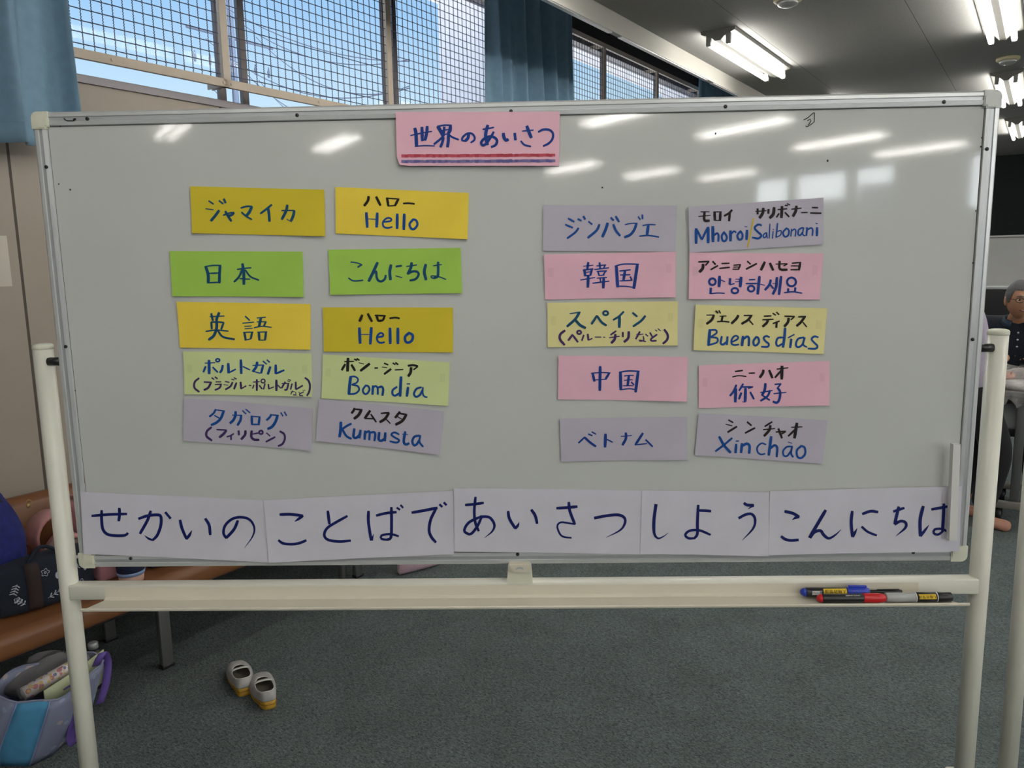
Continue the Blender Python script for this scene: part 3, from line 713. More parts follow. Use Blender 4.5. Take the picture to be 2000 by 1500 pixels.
DATA = [
 ('gold_a', 'mustard', (365,355), [(57,65),(1922,112),(1940,762),(83,718)], 'mustard yellow card at the top left reading ジャマイカ',
  [('ink_teal', (38,16), '22:315,268 385,315;26:460,265 515,310;34:525,240 550,298;14:272,378 385,392;36:460,400 410,470 345,548;20:515,470 590,440 668,430;30:665,435 625,470 590,470;32:545,412 575,470 628,552;24:760,368 840,345 920,348;38:912,350 880,420 835,478;24:768,425 830,480 912,528;28:1190,320 1130,370 1030,447;36:1140,375 1150,450 1158,555;18:1325,404 1420,402 1512,403;36:1505,405 1490,480 1455,555;14:1455,553 1400,525;36:1408,325 1390,410 1330,527')]),
 ('gold_b', 'gold', (645,355), [(78,75),(1935,158),(1918,803),(80,722)], 'golden yellow card reading ハロー Hello, topmost of its column',
  [('ink_black', (38,18), '34:540,205 530,265 478,338;34:645,210 705,332;34:795,225 815,340;18:790,232 965,242;34:955,242 905,335;18:810,340 920,332;22:1020,304 1100,300 1180,310'),
   ('ink_blue2', (38,16), '38:508,430 520,638;38:660,435 650,635;13:535,518 645,525;24:745,562 845,548 850,515 795,508 740,560 745,622 800,645 868,630;38:938,450 935,655;38:1035,450 1028,668;30:1160,525 1110,590 1130,652 1175,658 1218,600 1200,540 1160,525')]),
 ('green_a', 'green', (325,480), [(55,72),(1910,82),(1925,715),(95,703)], 'green card reading 日本, second in the left column',
  [('ink_teal', (38,16), '38:555,290 590,400 592,520;18:540,292 650,275 770,274;36:755,275 747,400 745,520;20:600,385 735,380;18:590,515 745,508;18:990,330 1090,315 1190,307;38:1065,250 1085,380 1087,540;28:1065,330 1020,430 950,505;22:1105,335 1180,430 1300,480;18:1030,458 1175,466')]),
 ('green_b', 'green', (635,475), [(48,90),(1892,65),(1915,695),(80,720)], 'green card reading こんにちは, second in the column of greetings',
  [('ink_teal', (38,16), '16:360,262 450,275 515,298;26:518,298 458,335;18:330,485 390,522 455,525 535,515;38:735,268 680,390 612,532;30:680,420 715,395 722,470 745,520 790,532 835,500 850,445;38:922,300 905,400 915,512;24:990,325 1035,318 1075,315;14:985,455 1080,480;16:1135,325 1285,302;36:1210,270 1200,340 1155,432;30:1155,430 1220,395 1290,400 1308,440 1265,500 1185,520;38:1408,295 1388,400 1412,512;16:1510,315 1630,298;34:1580,262 1580,400 1570,465 1520,485;16:1570,470 1520,490 1480,470 1500,455 1600,470 1690,505')]),
 ('gold_c', 'gold', (340,580), [(52,65),(1905,98),(1912,732),(90,705)], 'golden yellow card reading 英語, third in the left column',
  [('ink_teal', (38,16), '16:510,272 710,264;30:530,228 552,330;34:640,215 618,270 598,322;30:530,348 536,445;22:525,350 620,348 705,355;28:700,358 665,450;18:452,478 600,460 765,475;36:605,320 600,440 560,540 490,595;26:620,470 690,555 850,590;24:1000,268 1060,325;16:960,365 1120,350;14:985,410 1085,403;14:990,444 1100,436;32:985,490 1005,600;16:970,492 1110,488;30:1095,490 1075,580;16:990,602 1080,582;16:1160,292 1285,282;36:1218,288 1190,415;14:1160,346 1295,344;30:1285,346 1255,412;16:1120,428 1240,408 1365,423;34:1188,488 1195,600;16:1165,490 1305,485;32:1288,490 1275,600;16:1190,602 1280,600')]),
 ('gold_d', 'mustard', (620,590), [(80,72),(1892,75),(1893,700),(95,690)], 'mustard yellow card reading ハロー Hello, third in the column of greetings',
  [('ink_black', (38,20), '36:630,178 590,268;34:705,160 765,270;34:825,178 850,260;22:805,184 955,190;30:940,192 915,250 850,262;24:1010,226 1090,215 1150,227'),
   ('ink_blue2', (38,16), '38:590,355 600,575;38:757,352 740,585;12:610,450 735,450;26:830,490 915,475 915,440 880,430 835,480 845,545 890,568 940,556;38:1015,360 1018,580;38:1125,360 1125,580;34:1280,428 1225,485 1235,550 1280,562 1325,525 1330,460 1280,428')]),
 ('lime_a', 'lime', (350,680), [(68,43),(1855,70),(1865,672),(80,640)], 'pale lime card reading ポルトガル with a second line in brackets',
  [('ink_blue2', (36,16), '14:365,206 510,200;38:425,165 425,355;28:378,250 345,332;24:475,262 545,335;' + circ(545,166,27,20,20) + ';30:615,235 600,300 575,340;36:690,210 695,345;22:695,342 795,292;34:866,160 872,355;18:895,255 995,302;14:1030,238 1190,232;34:1095,190 1080,260 1032,325;32:1178,238 1150,345;16:1045,322 1140,348;22:1175,178 1225,220;22:1230,160 1270,195;34:1280,255 1245,360;36:1355,230 1355,352;26:1358,352 1475,302'),
   ('ink_purple', (28,14), '26:285,415 225,470 222,550 288,608;20:350,470 460,475;28:450,478 410,550 350,582;20:460,410 495,435;22:505,397 540,425;16:515,468 590,468;16:505,505 600,500;24:590,505 570,550 505,582;18:645,462 705,475;12:625,505 690,515;24:750,472 720,530 650,575;16:735,430 775,440;18:770,410 805,430;26:805,480 770,570;28:862,470 870,565;20:870,565 940,522;16:980,515 1010,520;14:1035,470 1130,465;28:1090,435 1090,590;20:1050,510 1030,560;22:1125,515 1165,565;' + circ(1178,455,28,26,16) + ';22:1205,490 1185,570;24:1252,500 1260,565;18:1260,565 1330,535;32:1365,440 1365,590;18:1385,510 1430,555;14:1440,490 1545,485;24:1490,465 1440,550;24:1535,490 1510,575 1480,572;14:1520,450 1555,465;14:1530,430 1570,445;24:1585,490 1565,570;26:1637,465 1638,568;22:1640,570 1735,515;10:1570,605 1622,598;14:1592,587 1568,640;10:1635,603 1640,640 1615,650 1603,640 1650,652;12:1680,602 1692,626;14:1750,602 1695,630 1692,650 1738,656;9:1735,580 1750,592;9:1754,575 1770,588;26:1765,407 1815,450 1835,520 1825,600 1795,655')]),
 ('lime_b', 'lime', (615,685), [(117,50),(1885,160),(1862,765),(97,660)], 'pale lime card tilted clockwise reading ボン・ジーア Bom dia',
  [('ink_black', (38,16), '16:415,150 550,145;38:468,100 460,283;32:428,185 380,268;32:515,192 565,275;26:555,115 592,132;24:590,106 625,132;12:615,165 690,182;36:768,178 640,278;24:838,240 880,238;24:970,172 1025,195;12:940,225 1010,232;30:1065,252 970,325;22:1090,170 1125,190;24:1128,163 1165,192;18:1120,265 1235,260;28:1300,207 1380,200 1440,215;24:1438,218 1380,262;36:1345,230 1338,300 1305,355'),
   ('ink_blue2', (38,18), '38:505,355 490,470 478,605;22:490,362 560,358 605,390 590,440 520,470;24:520,472 600,490 620,545 565,595 470,603;26:710,485 672,545 692,597 730,597 765,540 745,490 710,485;34:815,485 805,610;26:815,505 855,492 878,520 880,610;30:890,510 935,500 955,535 945,625;28:1150,500 1090,545 1085,600 1120,625 1180,590;38:1205,360 1197,500 1190,635;36:1302,505 1285,635;18:1285,460 1330,460;28:1490,505 1420,530 1385,600 1415,640 1470,610 1505,540;22:1510,505 1508,590 1530,635 1570,645')]),
 ('lilac_a', 'lilac', (350,770), [(78,45),(1872,195),(1850,780),(65,642)], 'lilac card at the bottom of the left column reading タガログ with a second line in brackets',
  [('ink_blue2', (36,16), '26:520,205 490,260 432,308;16:515,212 645,230;34:630,232 590,330 530,390 455,425;18:500,290 580,335;16:745,287 885,290;34:795,235 790,300 760,360 715,402;32:872,290 860,360 820,430;20:890,225 940,272;20:935,205 995,255;34:1018,298 1022,415;18:1005,306 1140,312;32:1128,312 1115,425;22:1015,417 1120,417;28:1290,275 1275,310 1225,358;20:1285,282 1395,292;36:1380,290 1350,380 1300,450 1240,480;22:1425,250 1455,300;22:1475,240 1507,295'),
   ('ink_purple', (32,16), '30:460,455 398,510 392,580 465,642;20:530,488 670,496;32:665,500 630,545 570,597;20:770,545 720,575 670,590;28:730,572 730,632;34:835,505 840,565;32:930,503 925,560 870,627;32:1018,505 1012,590 1050,628 1120,632;20:1030,552 1130,532;' + circ(1147,528,25,24,24) + ';20:1225,535 1275,580;26:1345,592 1215,660;28:1410,512 1470,550 1480,620 1445,690 1385,718')]),
 ('lilac_b', 'lilac', (610,775), [(100,25),(1845,195),(1785,800),(58,608)], 'lilac card tilted clockwise reading クムスタ Kumusta',
  [('ink_black', (38,20), '32:595,155 580,190 552,225;24:590,168 700,178;38:690,175 650,250 588,302;36:810,190 735,298;20:740,300 865,302;24:820,240 895,350;24:960,228 1075,218;36:1070,222 1020,300 945,352;18:1030,305 1092,370;34:1225,205 1160,288;24:1220,228 1325,245;36:1315,245 1260,330 1165,385;16:1190,272 1260,312'),
   ('ink_blue2', (38,18), '38:405,345 400,460 385,555;30:550,370 490,400 415,450;30:425,450 480,540 550,582;34:592,440 580,550 615,568 660,530;36:677,460 660,572;34:740,470 733,592;28:745,500 800,480 798,600;30:812,495 865,490 882,520 870,612;34:937,490 930,590 965,610 1010,580;36:1022,495 1015,612;26:1215,520 1150,492 1105,522 1150,560 1215,600 1180,633 1085,615;34:1300,480 1280,620 1310,658 1355,642;12:1260,515 1340,522;30:1500,535 1430,550 1400,610 1420,668 1460,655 1500,590;26:1512,530 1500,620 1550,690')]),
 ('lilac_c', 'lilac', (1050,390), [(80,72),(1938,85),(1915,728),(75,712)], 'lilac card at the top of the third column reading ジンバブエ',
  [('ink_blue2', (38,16), '26:425,262 510,308;26:385,348 490,392;28:570,396 520,460 412,540;28:560,268 610,295;34:637,232 662,275;26:710,305 760,345;32:862,345 820,430 700,533;38:977,325 950,410 902,520;32:1055,345 1090,430 1148,505;30:1020,250 1060,290;30:1088,232 1135,312;16:1215,350 1300,332 1390,330;34:1378,332 1345,420 1290,490 1208,526;22:1400,238 1430,280;28:1458,212 1460,270;18:1460,362 1550,348 1640,352;40:1540,358 1522,492;20:1415,510 1540,500 1688,522')]),
 ('lilac_d', 'lilac', (1335,380), [(58,172),(1948,45),(1950,695),(78,812)], 'lilac card tilted anticlockwise reading モロイ サリボナーニ with a yellow slash',
  [('ink_black', (38,15), '14:230,242 355,242;14:200,308 370,292;34:285,245 280,345 300,368 355,366;36:425,240 432,360;16:410,245 525,242;36:508,245 502,365;14:430,362 510,360;28:672,215 630,260 560,300;34:640,250 630,370;14:1000,235 1155,226;32:1030,198 1030,275;38:1110,190 1100,260 1058,328;34:1183,205 1178,265;38:1260,180 1250,270 1198,330;18:1310,210 1440,200;38:1370,165 1360,325;26:1328,265 1292,318;24:1410,250 1468,312;18:1410,150 1450,156;20:1440,128 1480,145;16:1500,205 1640,190;36:1570,160 1560,230 1522,305;16:1635,252 1725,250;20:1785,182 1870,186;22:1760,258 1915,262'),
   ('ink_blue2', (40,20), '38:168,475 168,685;30:178,490 248,630;28:250,630 330,460;40:336,455 336,675;40:402,445 405,660;28:420,570 460,540 482,570 478,655;28:560,525 527,580 542,645 580,645 598,590 560,525;38:650,505 650,650;24:665,545 700,512 728,532;28:790,510 747,570 767,625 808,620 818,560 790,510;36:882,495 875,632;12:845,448 885,452;28:1085,430 1035,420 988,465 1030,520 1080,570 1040,612 955,600;18:1150,530 1112,560 1112,600 1145,590 1155,540;14:1157,530 1165,612;16:1200,410 1190,612;16:1245,510 1235,616;12:1240,485 1255,487;20:1307,400 1285,600;16:1295,520 1352,502 1350,560 1295,595;24:1430,470 1382,530 1405,588 1452,570 1463,500 1430,470;18:1500,480 1490,585;18:1500,512 1540,482 1560,510 1550,585;22:1660,460 1602,490 1592,555 1620,568 1660,520;18:1668,460 1655,555 1690,576;26:1718,460 1706,575;22:1725,490 1770,467 1795,490 1790,575;34:1857,460 1852,578;14:1835,402 1866,408'),
   ('ink_yellow', (18,18), '18:975,330 935,520 888,738')]),
 ('pink_a', 'pink', (1050,485), [(90,85),(1920,48),(1918,680),(105,715)], 'pink card reading 韓国, second in the third column',
  [('ink_title', (38,16), '14:635,250 775,235;34:705,195 692,290;34:652,292 662,380;20:630,306 775,286;32:757,290 735,375;14:660,337 745,326;18:650,382 740,376;16:595,443 800,406;38:705,385 700,545;28:862,198 872,285;16:820,246 955,230;24:940,240 920,275;16:790,296 995,270;26:840,318 855,375;18:825,322 965,315;24:945,320 915,370;16:850,380 930,372;16:825,416 965,405;24:872,420 880,475;18:765,487 1000,458;38:922,410 915,555;40:1098,250 1115,540;18:1075,250 1200,220 1410,222;40:1390,225 1340,560;16:1110,527 1230,530 1340,545;20:1140,316 1295,300;36:1218,310 1195,450;18:1150,372 1290,368;16:1140,454 1320,445;26:1290,395 1312,442')]),
 ('pink_b', 'pink', (1335,485), [(78,60),(1938,72),(1895,715),(65,708)], 'pink card with Korean writing under アンニョンハセヨ',
  [('ink_black', (38,18), '22:200,190 350,182;26:345,185 300,237;38:265,220 260,280 215,330;28:400,182 440,226;24:475,240 372,298;20:525,212 635,208;22:495,280 640,265;18:695,236 795,226;26:787,235 762,292;14:690,262 775,260;16:680,290 770,292;24:885,180 932,222;26:1018,213 870,290;36:1130,190 1075,305;34:1200,205 1245,305;16:1280,220 1440,215;22:1440,218 1390,245;32:1335,178 1330,270 1360,298 1440,298;20:1505,207 1630,197;32:1618,205 1600,305;16:1490,245 1610,245;20:1485,298 1610,298'),
   ('ink_title', (40,16), circ(397,465,46,46,28) + ';42:497,388 490,538;16:520,440 575,468;40:375,553 370,632;16:370,632 470,622 570,627;38:645,420 640,500;18:640,508 705,492;14:720,430 780,430;14:715,468 780,465;40:800,400 785,540;' + circ(712,590,46,36,26) + ';20:910,438 995,435;20:865,492 1030,490;' + circ(940,562,44,40,26) + ';38:1055,390 1030,640;14:1070,500 1130,515;32:1212,438 1190,510 1130,582;28:1200,500 1250,562;34:1297,405 1285,540 1240,640;12:1235,490 1290,490;36:1355,390 1325,645;' + circ(1498,468,62,60,28) + ';34:1452,560 1452,605;34:1552,548 1545,605;18:1395,618 1520,605 1645,625')]),
 ('cream_a', 'cream', (1060,580), [(65,82),(1880,58),(1875,672),(70,700)], 'cream yellow card reading スペイン with a second line in brackets',
  [('ink_teal', (36,16), '16:375,232 525,210;34:512,212 450,310 338,412;34:450,315 520,390 598,432;30:680,378 755,258;30:755,262 820,350 887,396;' + circ(876,225,34,28,26) + ';26:1128,203 1060,270 980,320;38:1070,260 1065,425;28:1250,218 1315,272;30:1428,260 1370,330 1258,410'),
   ('ink_purple', (32,16), '32:310,465 245,520 242,590 305,668;30:355,605 415,525;28:415,528 490,628;' + circ(507,492,28,24,24) + ';26:572,530 545,607;28:627,515 635,600;20:635,602 690,576;14:725,558 815,558;12:842,558 870,561;24:1022,473 945,528;16:925,568 1070,546;34:1012,518 1000,590 955,642;30:1115,490 1115,555;34:1198,480 1190,570 1132,627;14:1305,525 1400,515;26:1352,480 1295,585;18:1430,515 1465,546;18:1397,545 1405,598 1360,614 1345,600 1435,620;24:1492,495 1530,560;24:1590,520 1510,580 1512,608 1582,608;14:1565,455 1590,475;14:1602,440 1640,470;30:1690,450 1735,520 1730,590 1670,650')]),
 ('cream_b', 'cream', (1345,590), [(90,35),(1928,88),(1875,722),(60,668)], 'cream yellow card reading ブエノス ディアス Buenos días',
  [('ink_black', (36,18), '16:240,179 350,178;32:345,180 310,250 243,302;24:370,120 402,152;22:415,115 437,155;14:425,196 520,191;34:467,195 450,272;18:390,271 470,266 562,276;34:687,183 660,230 592,297;20:765,186 885,185;32:870,188 820,250 733,302;18:835,245 897,314;20:1045,196 1150,192;18:1025,246 1180,238;32:1105,245 1085,290 1028,340;22:1170,155 1212,183;22:1222,140 1257,174;20:1265,262 1220,282 1170,298;32:1226,272 1220,355;20:1335,196 1475,200;22:1472,203 1420,247;34:1392,222 1380,280 1332,340;22:1525,206 1630,200;32:1617,202 1560,280 1502,332;18:1590,280 1642,346'),
   ('ink_blue2', (40,18), '38:290,380 270,605;24:285,388 370,388 382,430 300,485;24:300,487 390,500 388,560 260,600;28:457,475 442,570 475,590 520,555;30:537,480 528,592;24:595,560 680,512 680,478 640,470 597,520 597,580 640,598 697,590;36:755,475 740,610;30:765,515 808,480 838,502 835,612;28:940,485 902,540 910,598 945,600 978,555 968,500 940,485;26:1125,490 1080,472 1042,500 1070,545 1113,582 1098,622 1010,622;26:1310,492 1240,502 1217,570 1240,612 1300,580;34:1342,360 1330,500 1310,630;34:1427,513 1410,635;18:1380,496 1470,450;26:1600,490 1520,512 1490,590 1520,628 1580,588 1605,500;22:1615,490 1592,590 1642,626;26:1800,490 1750,477 1707,512 1740,560 1788,610 1760,648 1655,646')]),
 ('pink_c', 'pink', (1080,685), [(75,65),(1880,85),(1858,703),(70,675)], 'pink card reading 中国, fourth in the third column',
  [('ink_title', (40,16), '38:657,215 652,555;34:552,305 577,425;16:530,312 665,302 800,308;32:782,313 732,395;14:575,405 745,396;40:940,300 945,545;20:920,300 1050,280 1205,285;38:1187,285 1150,575;16:940,542 1060,528 1155,540;16:990,352 1060,342 1125,345;34:1057,350 1040,482;14:990,411 1110,402;14:975,487 1120,486;24:1090,435 1127,472')]),
 ('pink_d', 'pink', (1350,695), [(103,130),(1925,70),(1917,685),(103,728)], 'pink card in the rightmost column reading ニーハオ 你好',
  [('ink_black', (40,18), '22:608,216 715,202;16:570,292 660,275 765,286;20:800,241 885,238;34:1005,195 995,240 953,302;34:1085,200 1130,307;18:1190,184 1350,165;40:1265,140 1258,325;26:1250,205 1165,302'),
   ('ink_title', (38,16), '28:627,403 590,490 538,557;38:620,455 612,645;26:722,388 665,485;22:690,432 860,432;18:855,435 790,455;38:755,450 750,640;12:750,646 708,640;30:697,512 663,602;28:820,503 872,602;34:1032,382 1020,480 982,550;24:985,545 1092,617;28:1097,478 1060,560 963,627;16:960,509 1130,482;20:1160,396 1250,388;24:1245,390 1195,452;32:1200,445 1235,500 1225,600 1190,650 1135,635;16:1145,526 1320,505')]),
 ('lilac_e', 'lilac', (1080,800), [(95,122),(1872,95),(1868,690),(115,720)], 'lilac card at the bottom of the third column reading ベトナム',
  [('ink_title', (38,16), '24:355,460 440,380;30:440,382 520,455 597,510;24:490,335 547,358;22:540,305 597,338;38:732,335 725,520;18:750,410 832,452;14:945,371 1100,359;34:1015,320 1015,400 968,492;32:1252,325 1150,485;16:1140,489 1310,470;24:1290,415 1387,512')]),
 ('lilac_f', 'lilac', (1345,795), [(133,80),(1932,182),(1862,790),(83,665)], 'lilac card tilted clockwise reading シンチャオ Xin chào',
  [('ink_black', (40,18), '22:550,175 617,213;14:512,235 605,258;28:668,268 538,348;28:812,205 872,255;26:922,288 783,360;24:1162,203 1058,268;16:1035,312 1200,298;34:1137,252 1120,320 1048,402;22:1212,345 1350,336;24:1345,340 1290,372;30:1247,298 1297,430;16:1425,279 1580,272;40:1505,220 1470,430;26:1482,308 1383,402'),
   ('ink_blue2', (38,18), '34:420,408 490,530 582,632;28:602,428 480,530 368,612;36:660,515 650,637;20:655,472 695,470;36:740,505 727,635;34:752,535 808,507 845,540 840,645;22:1075,520 1010,503 952,560 962,628 1010,658 1062,645;36:1147,408 1112,670;30:1130,580 1190,530 1230,562 1222,692;24:1430,545 1362,552 1312,610 1322,672 1370,676 1430,592;26:1438,540 1422,640 1452,695;12:1380,485 1437,502;28:1565,537 1503,600 1512,688 1565,706 1617,648 1612,562 1565,537')]),
]
M['ink_blue2'] = M['ink_blue']
PATCH = dict(lime=paper('lime_paper_taped', (202, 214, 154)), pink=paper('pink_paper_taped', (225, 178, 194)), cream=paper('cream_paper_taped', (220, 212, 152)))
for k, (_, pk, org, cor, lab, inks) in enumerate(DATA):
    row = []
    for q, (ik, chis, spec) in enumerate(inks):
        row.append(('lettering' if len(inks) == 1 or ik != 'ink_black' else 'reading_line', ik, chis, spec))
    o, c = make_card('word_card', lab, G, org, Z, cor, pk, row, lift=.0055, seed=k + 11)
    if pk in ('lime', 'pink', 'cream') and k in (6, 7, 12, 13, 14, 15, 17):
        for a0, b0 in ((.025, .30), (.925, .26)):
            mb = MB(); rows = []
            for j in range(5):
                rows.append([])
                for i in range(4):
                    a, b = a0 + .042*i/3, b0 + .20*j/4
                    q = c.c[0].lerp(c.c[1], a).lerp(c.c[3].lerp(c.c[2], a), b); q.y = c.y - c.dgrid(a, b) - .0003; rows[-1].append(q)
            mb.grid(rows, smooth=False); link('tape_patch', mb, PATCH[pk], o)
# title card with underlines
T_S = 2000 / 350
title, tcard = make_card('title_card', 'pink title card at the top middle reading 世界のあいさつ with two underlines', G, (760,200), T_S,
    [(75,108),(1905,105),(1897,708),(90,708)], 'pink', [('lettering', 'ink_title', (38,14),
    '14:240,372 360,345 480,325;36:287,290 300,340 308,490;14:290,492 400,484 510,488;34:368,278 372,430;32:427,268 420,345 402,425;14:360,430 410,420;36:545,270 575,320 602,370;18:540,270 620,256 700,258;36:685,262 680,315 662,345;32:617,275 612,345;14:570,318 690,300;16:600,366 680,345;24:620,352 585,400 500,470;20:650,345 700,385 778,418;28:607,390 595,450 573,500;32:662,365 662,430 652,500;32:890,348 880,400 848,432;22:850,430 815,425 822,390 870,350 920,348 952,380 952,420 912,450;18:1045,302 1110,292 1170,280;34:1102,255 1080,340 1080,400 1100,475;28:1168,330 1140,380 1085,460 1045,480 1027,450 1060,408 1120,382 1175,392 1205,430 1187,478 1140,500;34:1275,345 1282,390 1305,425 1330,412;34:1402,345 1410,422;16:1485,322 1610,311;34:1537,265 1560,330 1587,396;20:1470,432 1510,475 1582,494;24:1665,332 1720,305 1790,310 1828,350 1822,410 1780,460 1720,490')],
    yy=-.0022, lift=.003, seed=3, cat='title card', rc=(3,))
for nm, ys, ms in (('red_underline', (598, 590), ('ink_red1', 'ink_red2')), ('blue_underline', (661, 653), ('ink_lilac1', 'ink_lilac2'))):
    mb = MB(); n = 50; rr = random.Random(5)
    for i in range(n):
        x0 = 142 + (1850-142) * i / n; x1 = 142 + (1850-142) * (i+1) / n; yc = ys[0] + (ys[1]-ys[0]) * i / n + rr.uniform(-2, 2)
        tcard.ribbon(mb, '%g:%g,%g %g,%g' % (36 + rr.uniform(-3, 3), x0, yc, x1, yc), rr.choice((0, 0, 1)) if i % 2 else 1 if rr.random() < .5 else 0, (36,36), .0006)
    link(nm, mb, [M[ms[0]], M[ms[1]]], title)
# long white paper strips along the bottom
ZS = 2000 / 380; NW = [('lettering', 'ink_navy', (27,27))]
STR = [
 ((150,940), ZS, [(42,105),(1922,190),(1982,832),(75,742)], 'white paper strip at the lower left reading せかいの, leftmost of the long strips',
  '26:160,352 330,338 520,332;28:262,295 262,400 275,490 320,540 400,555 500,552 530,528;28:443,272 445,340 437,405;28:640,382 730,352 830,342 868,360 868,450 832,550 785,602;20>:785,602 740,585 700,552;28:765,302 730,400 655,535;28:915,315 968,380;28:1065,395 1085,480 1130,588;28>:1128,588 1155,560 1187,502;28:1325,380 1365,450 1375,548;28:1660,400 1620,490 1540,580;26>:1540,580 1512,530 1530,450 1600,385 1690,365 1780,390 1828,470 1812,560 1728,682'),
 ((510,940), ZS, [(27,190),(1978,95),(1985,745),(87,833)], 'white paper strip reading ことばで, second of the long strips',
  '28:197,337 310,335 432,350;26>:432,350 400,375 348,410;26:183,600 230,632 320,642 400,630 467,603;28:688,302 705,435;26:888,355 770,420 680,480 652,550 690,598 800,616 922,608;28:1105,305 1105,420 1132,605;28>:1138,602 1158,540;26:1185,350 1290,325 1392,315;28:1340,265 1342,430 1335,575 1290,598;22:1300,598 1240,590 1240,555 1330,540 1415,562;24:1397,270 1428,290;24:1435,242 1460,270;28:1550,320 1680,297 1812,270;28:1800,275 1745,390 1728,500 1752,570 1798,624;26:1835,235 1862,260;26:1880,215 1906,242'),
 ((880,940), ZS, [(35,65),(1972,91),(1950,746),(40,720)], 'white paper strip in the middle reading あいさつ, above the catch',
  '26:152,240 240,232 340,218;26:258,158 245,300 255,420 290,508;26:325,355 275,460 215,535 175,535 142,500 190,420 310,360;26>:310,360 400,368 450,440 430,510 348,580;28:592,305 605,380 665,482;26>:665,482 690,455 707,418;28:830,290 870,350 890,432;28:1090,275 1200,268 1302,258;28:1215,212 1225,300 1277,440;18:1272,438 1200,425 1130,420 1097,460 1125,540 1170,570 1242,578;28>:1478,375 1600,352 1720,342 1785,372 1790,430 1740,500 1598,574'),
 ((1240,940), ZS, [(72,92),(1378,110),(1374,768),(52,742)], 'white paper strip reading しよう, right of the middle strip',
  '30>:215,235 195,400 198,530 235,583 290,565 342,527;26:660,298 720,300 780,305;28:650,242 642,420 640,540 610,583;24:612,583 550,583 517,550 560,507 660,502 775,547;28:1118,220 1150,240 1218,242;24>:1216,244 1158,282;26>:1065,375 1140,337 1200,335 1232,390 1212,480 1100,604'),
 ((1500,850), 5, [(16,545),(1885,495),(1862,1128),(5,1170)], 'white paper strip at the lower right reading こんにちは, under the white magnetic bar',
  '28:160,740 240,760 300,795;24>:300,795 270,802 232,824;26:127,985 165,1013 220,1025 295,1020;30:560,730 490,850 403,998;28>:408,998 450,945 510,930 540,970 590,1005 650,975 712,918;28:820,740 810,850 822,990;26>:824,988 867,908;26:918,767 1000,740 1070,748;22:912,890 970,940 1057,976;26:1220,742 1325,707;28:1272,695 1250,790 1233,865;26>:1233,865 1290,835 1338,850 1335,900 1243,982;30:1510,690 1480,820 1480,980;26>:1482,978 1565,872;26:1590,720 1755,690;28:1710,665 1705,800 1695,935;22:1697,935 1650,965 1610,950 1620,915 1690,910 1752,942'),
]
STRN = [(3, 4, 3, 2), (3, 2, 7, 4), (4, 3, 3, 1), (1, 3, 3), (3, 2, 4, 3, 5)]
for k, (org, sc, cor, lab, spec) in enumerate(STR):
    assert sum(STRN[k]) == len(spec.split(';')), (k, len(spec.split(';')))
    st_ = [q for q in spec.split(';') if q.strip()]; chars = []
    for n_ in STRN[k]: chars.append(('character', 'ink_navy', (27,27), ';'.join(st_[:n_]))); st_ = st_[n_:]
    make_card('paper_strip', lab, 'long paper strips along the bottom of the whiteboard', org, sc, cor, 'white', chars,
              yy=-.0016 - .0012 * k, lift=.0035, seed=40 + k, cat='paper strip')
# white magnetic bar
def at5(x, y, yy): return on_y(1500 + x/5, 850 + y/5, yy)
mbk = MB(); yb0, yb1 = -.0135, -.0255
fr_ = [at5(1811, 90, yb1), at5(1882, 90, yb1), at5(1845, 1030, yb1), at5(1770, 1028, yb1)]
bk_ = [Vector((p.x, yb0, p.z)) for p in fr_]
mbk.add(fr_ + bk_, [(0,1,2,3),(4,7,6,5),(0,4,5,1),(1,5,6,2),(2,6,7,3),(3,7,4,0)])
tag(link('magnetic_bar', mbk, mat('white_bar_plastic', (0.66, 0.655, 0.63, 1), 0.45)), 'slim white magnetic bar standing upright at the right edge of the whiteboard', 'magnet')
# ------------------------------------------------------------------ markers in the tray
def text_mesh(body, size, M4):
    cu = bpy.data.curves.new('t', 'FONT'); cu.body = body; cu.size = size; cu.align_x = 'CENTER'; cu.align_y = 'CENTER'; cu.resolution_u = 3
    ob = bpy.data.objects.new('t', cu); COL.objects.link(ob)
    dg = bpy.context.evaluated_depsgraph_get(); me = bpy.data.meshes.new_from_object(ob.evaluated_get(dg))
    mb = MB(); mb.mesh(me, M=M4, smooth=False)
    bpy.data.objects.remove(ob); bpy.data.curves.remove(cu); bpy.data.meshes.remove(me); return mb
M['cap_blue'] = mat('blue_cap', srgb(38, 62, 178), 0.35)
M['cap_red'] = mat('red_cap', srgb(196, 26, 34), 0.35)
M['clear'] = mat('clear_barrel', (0.36, 0.37, 0.36, 1), 0.12, 0.5)
M['label_y'] = mat('yellow_label', srgb(232, 196, 40), 0.6)
M['chalkwhite'] = mat('white_print', (0.75, 0.75, 0.75, 1), 0.6)
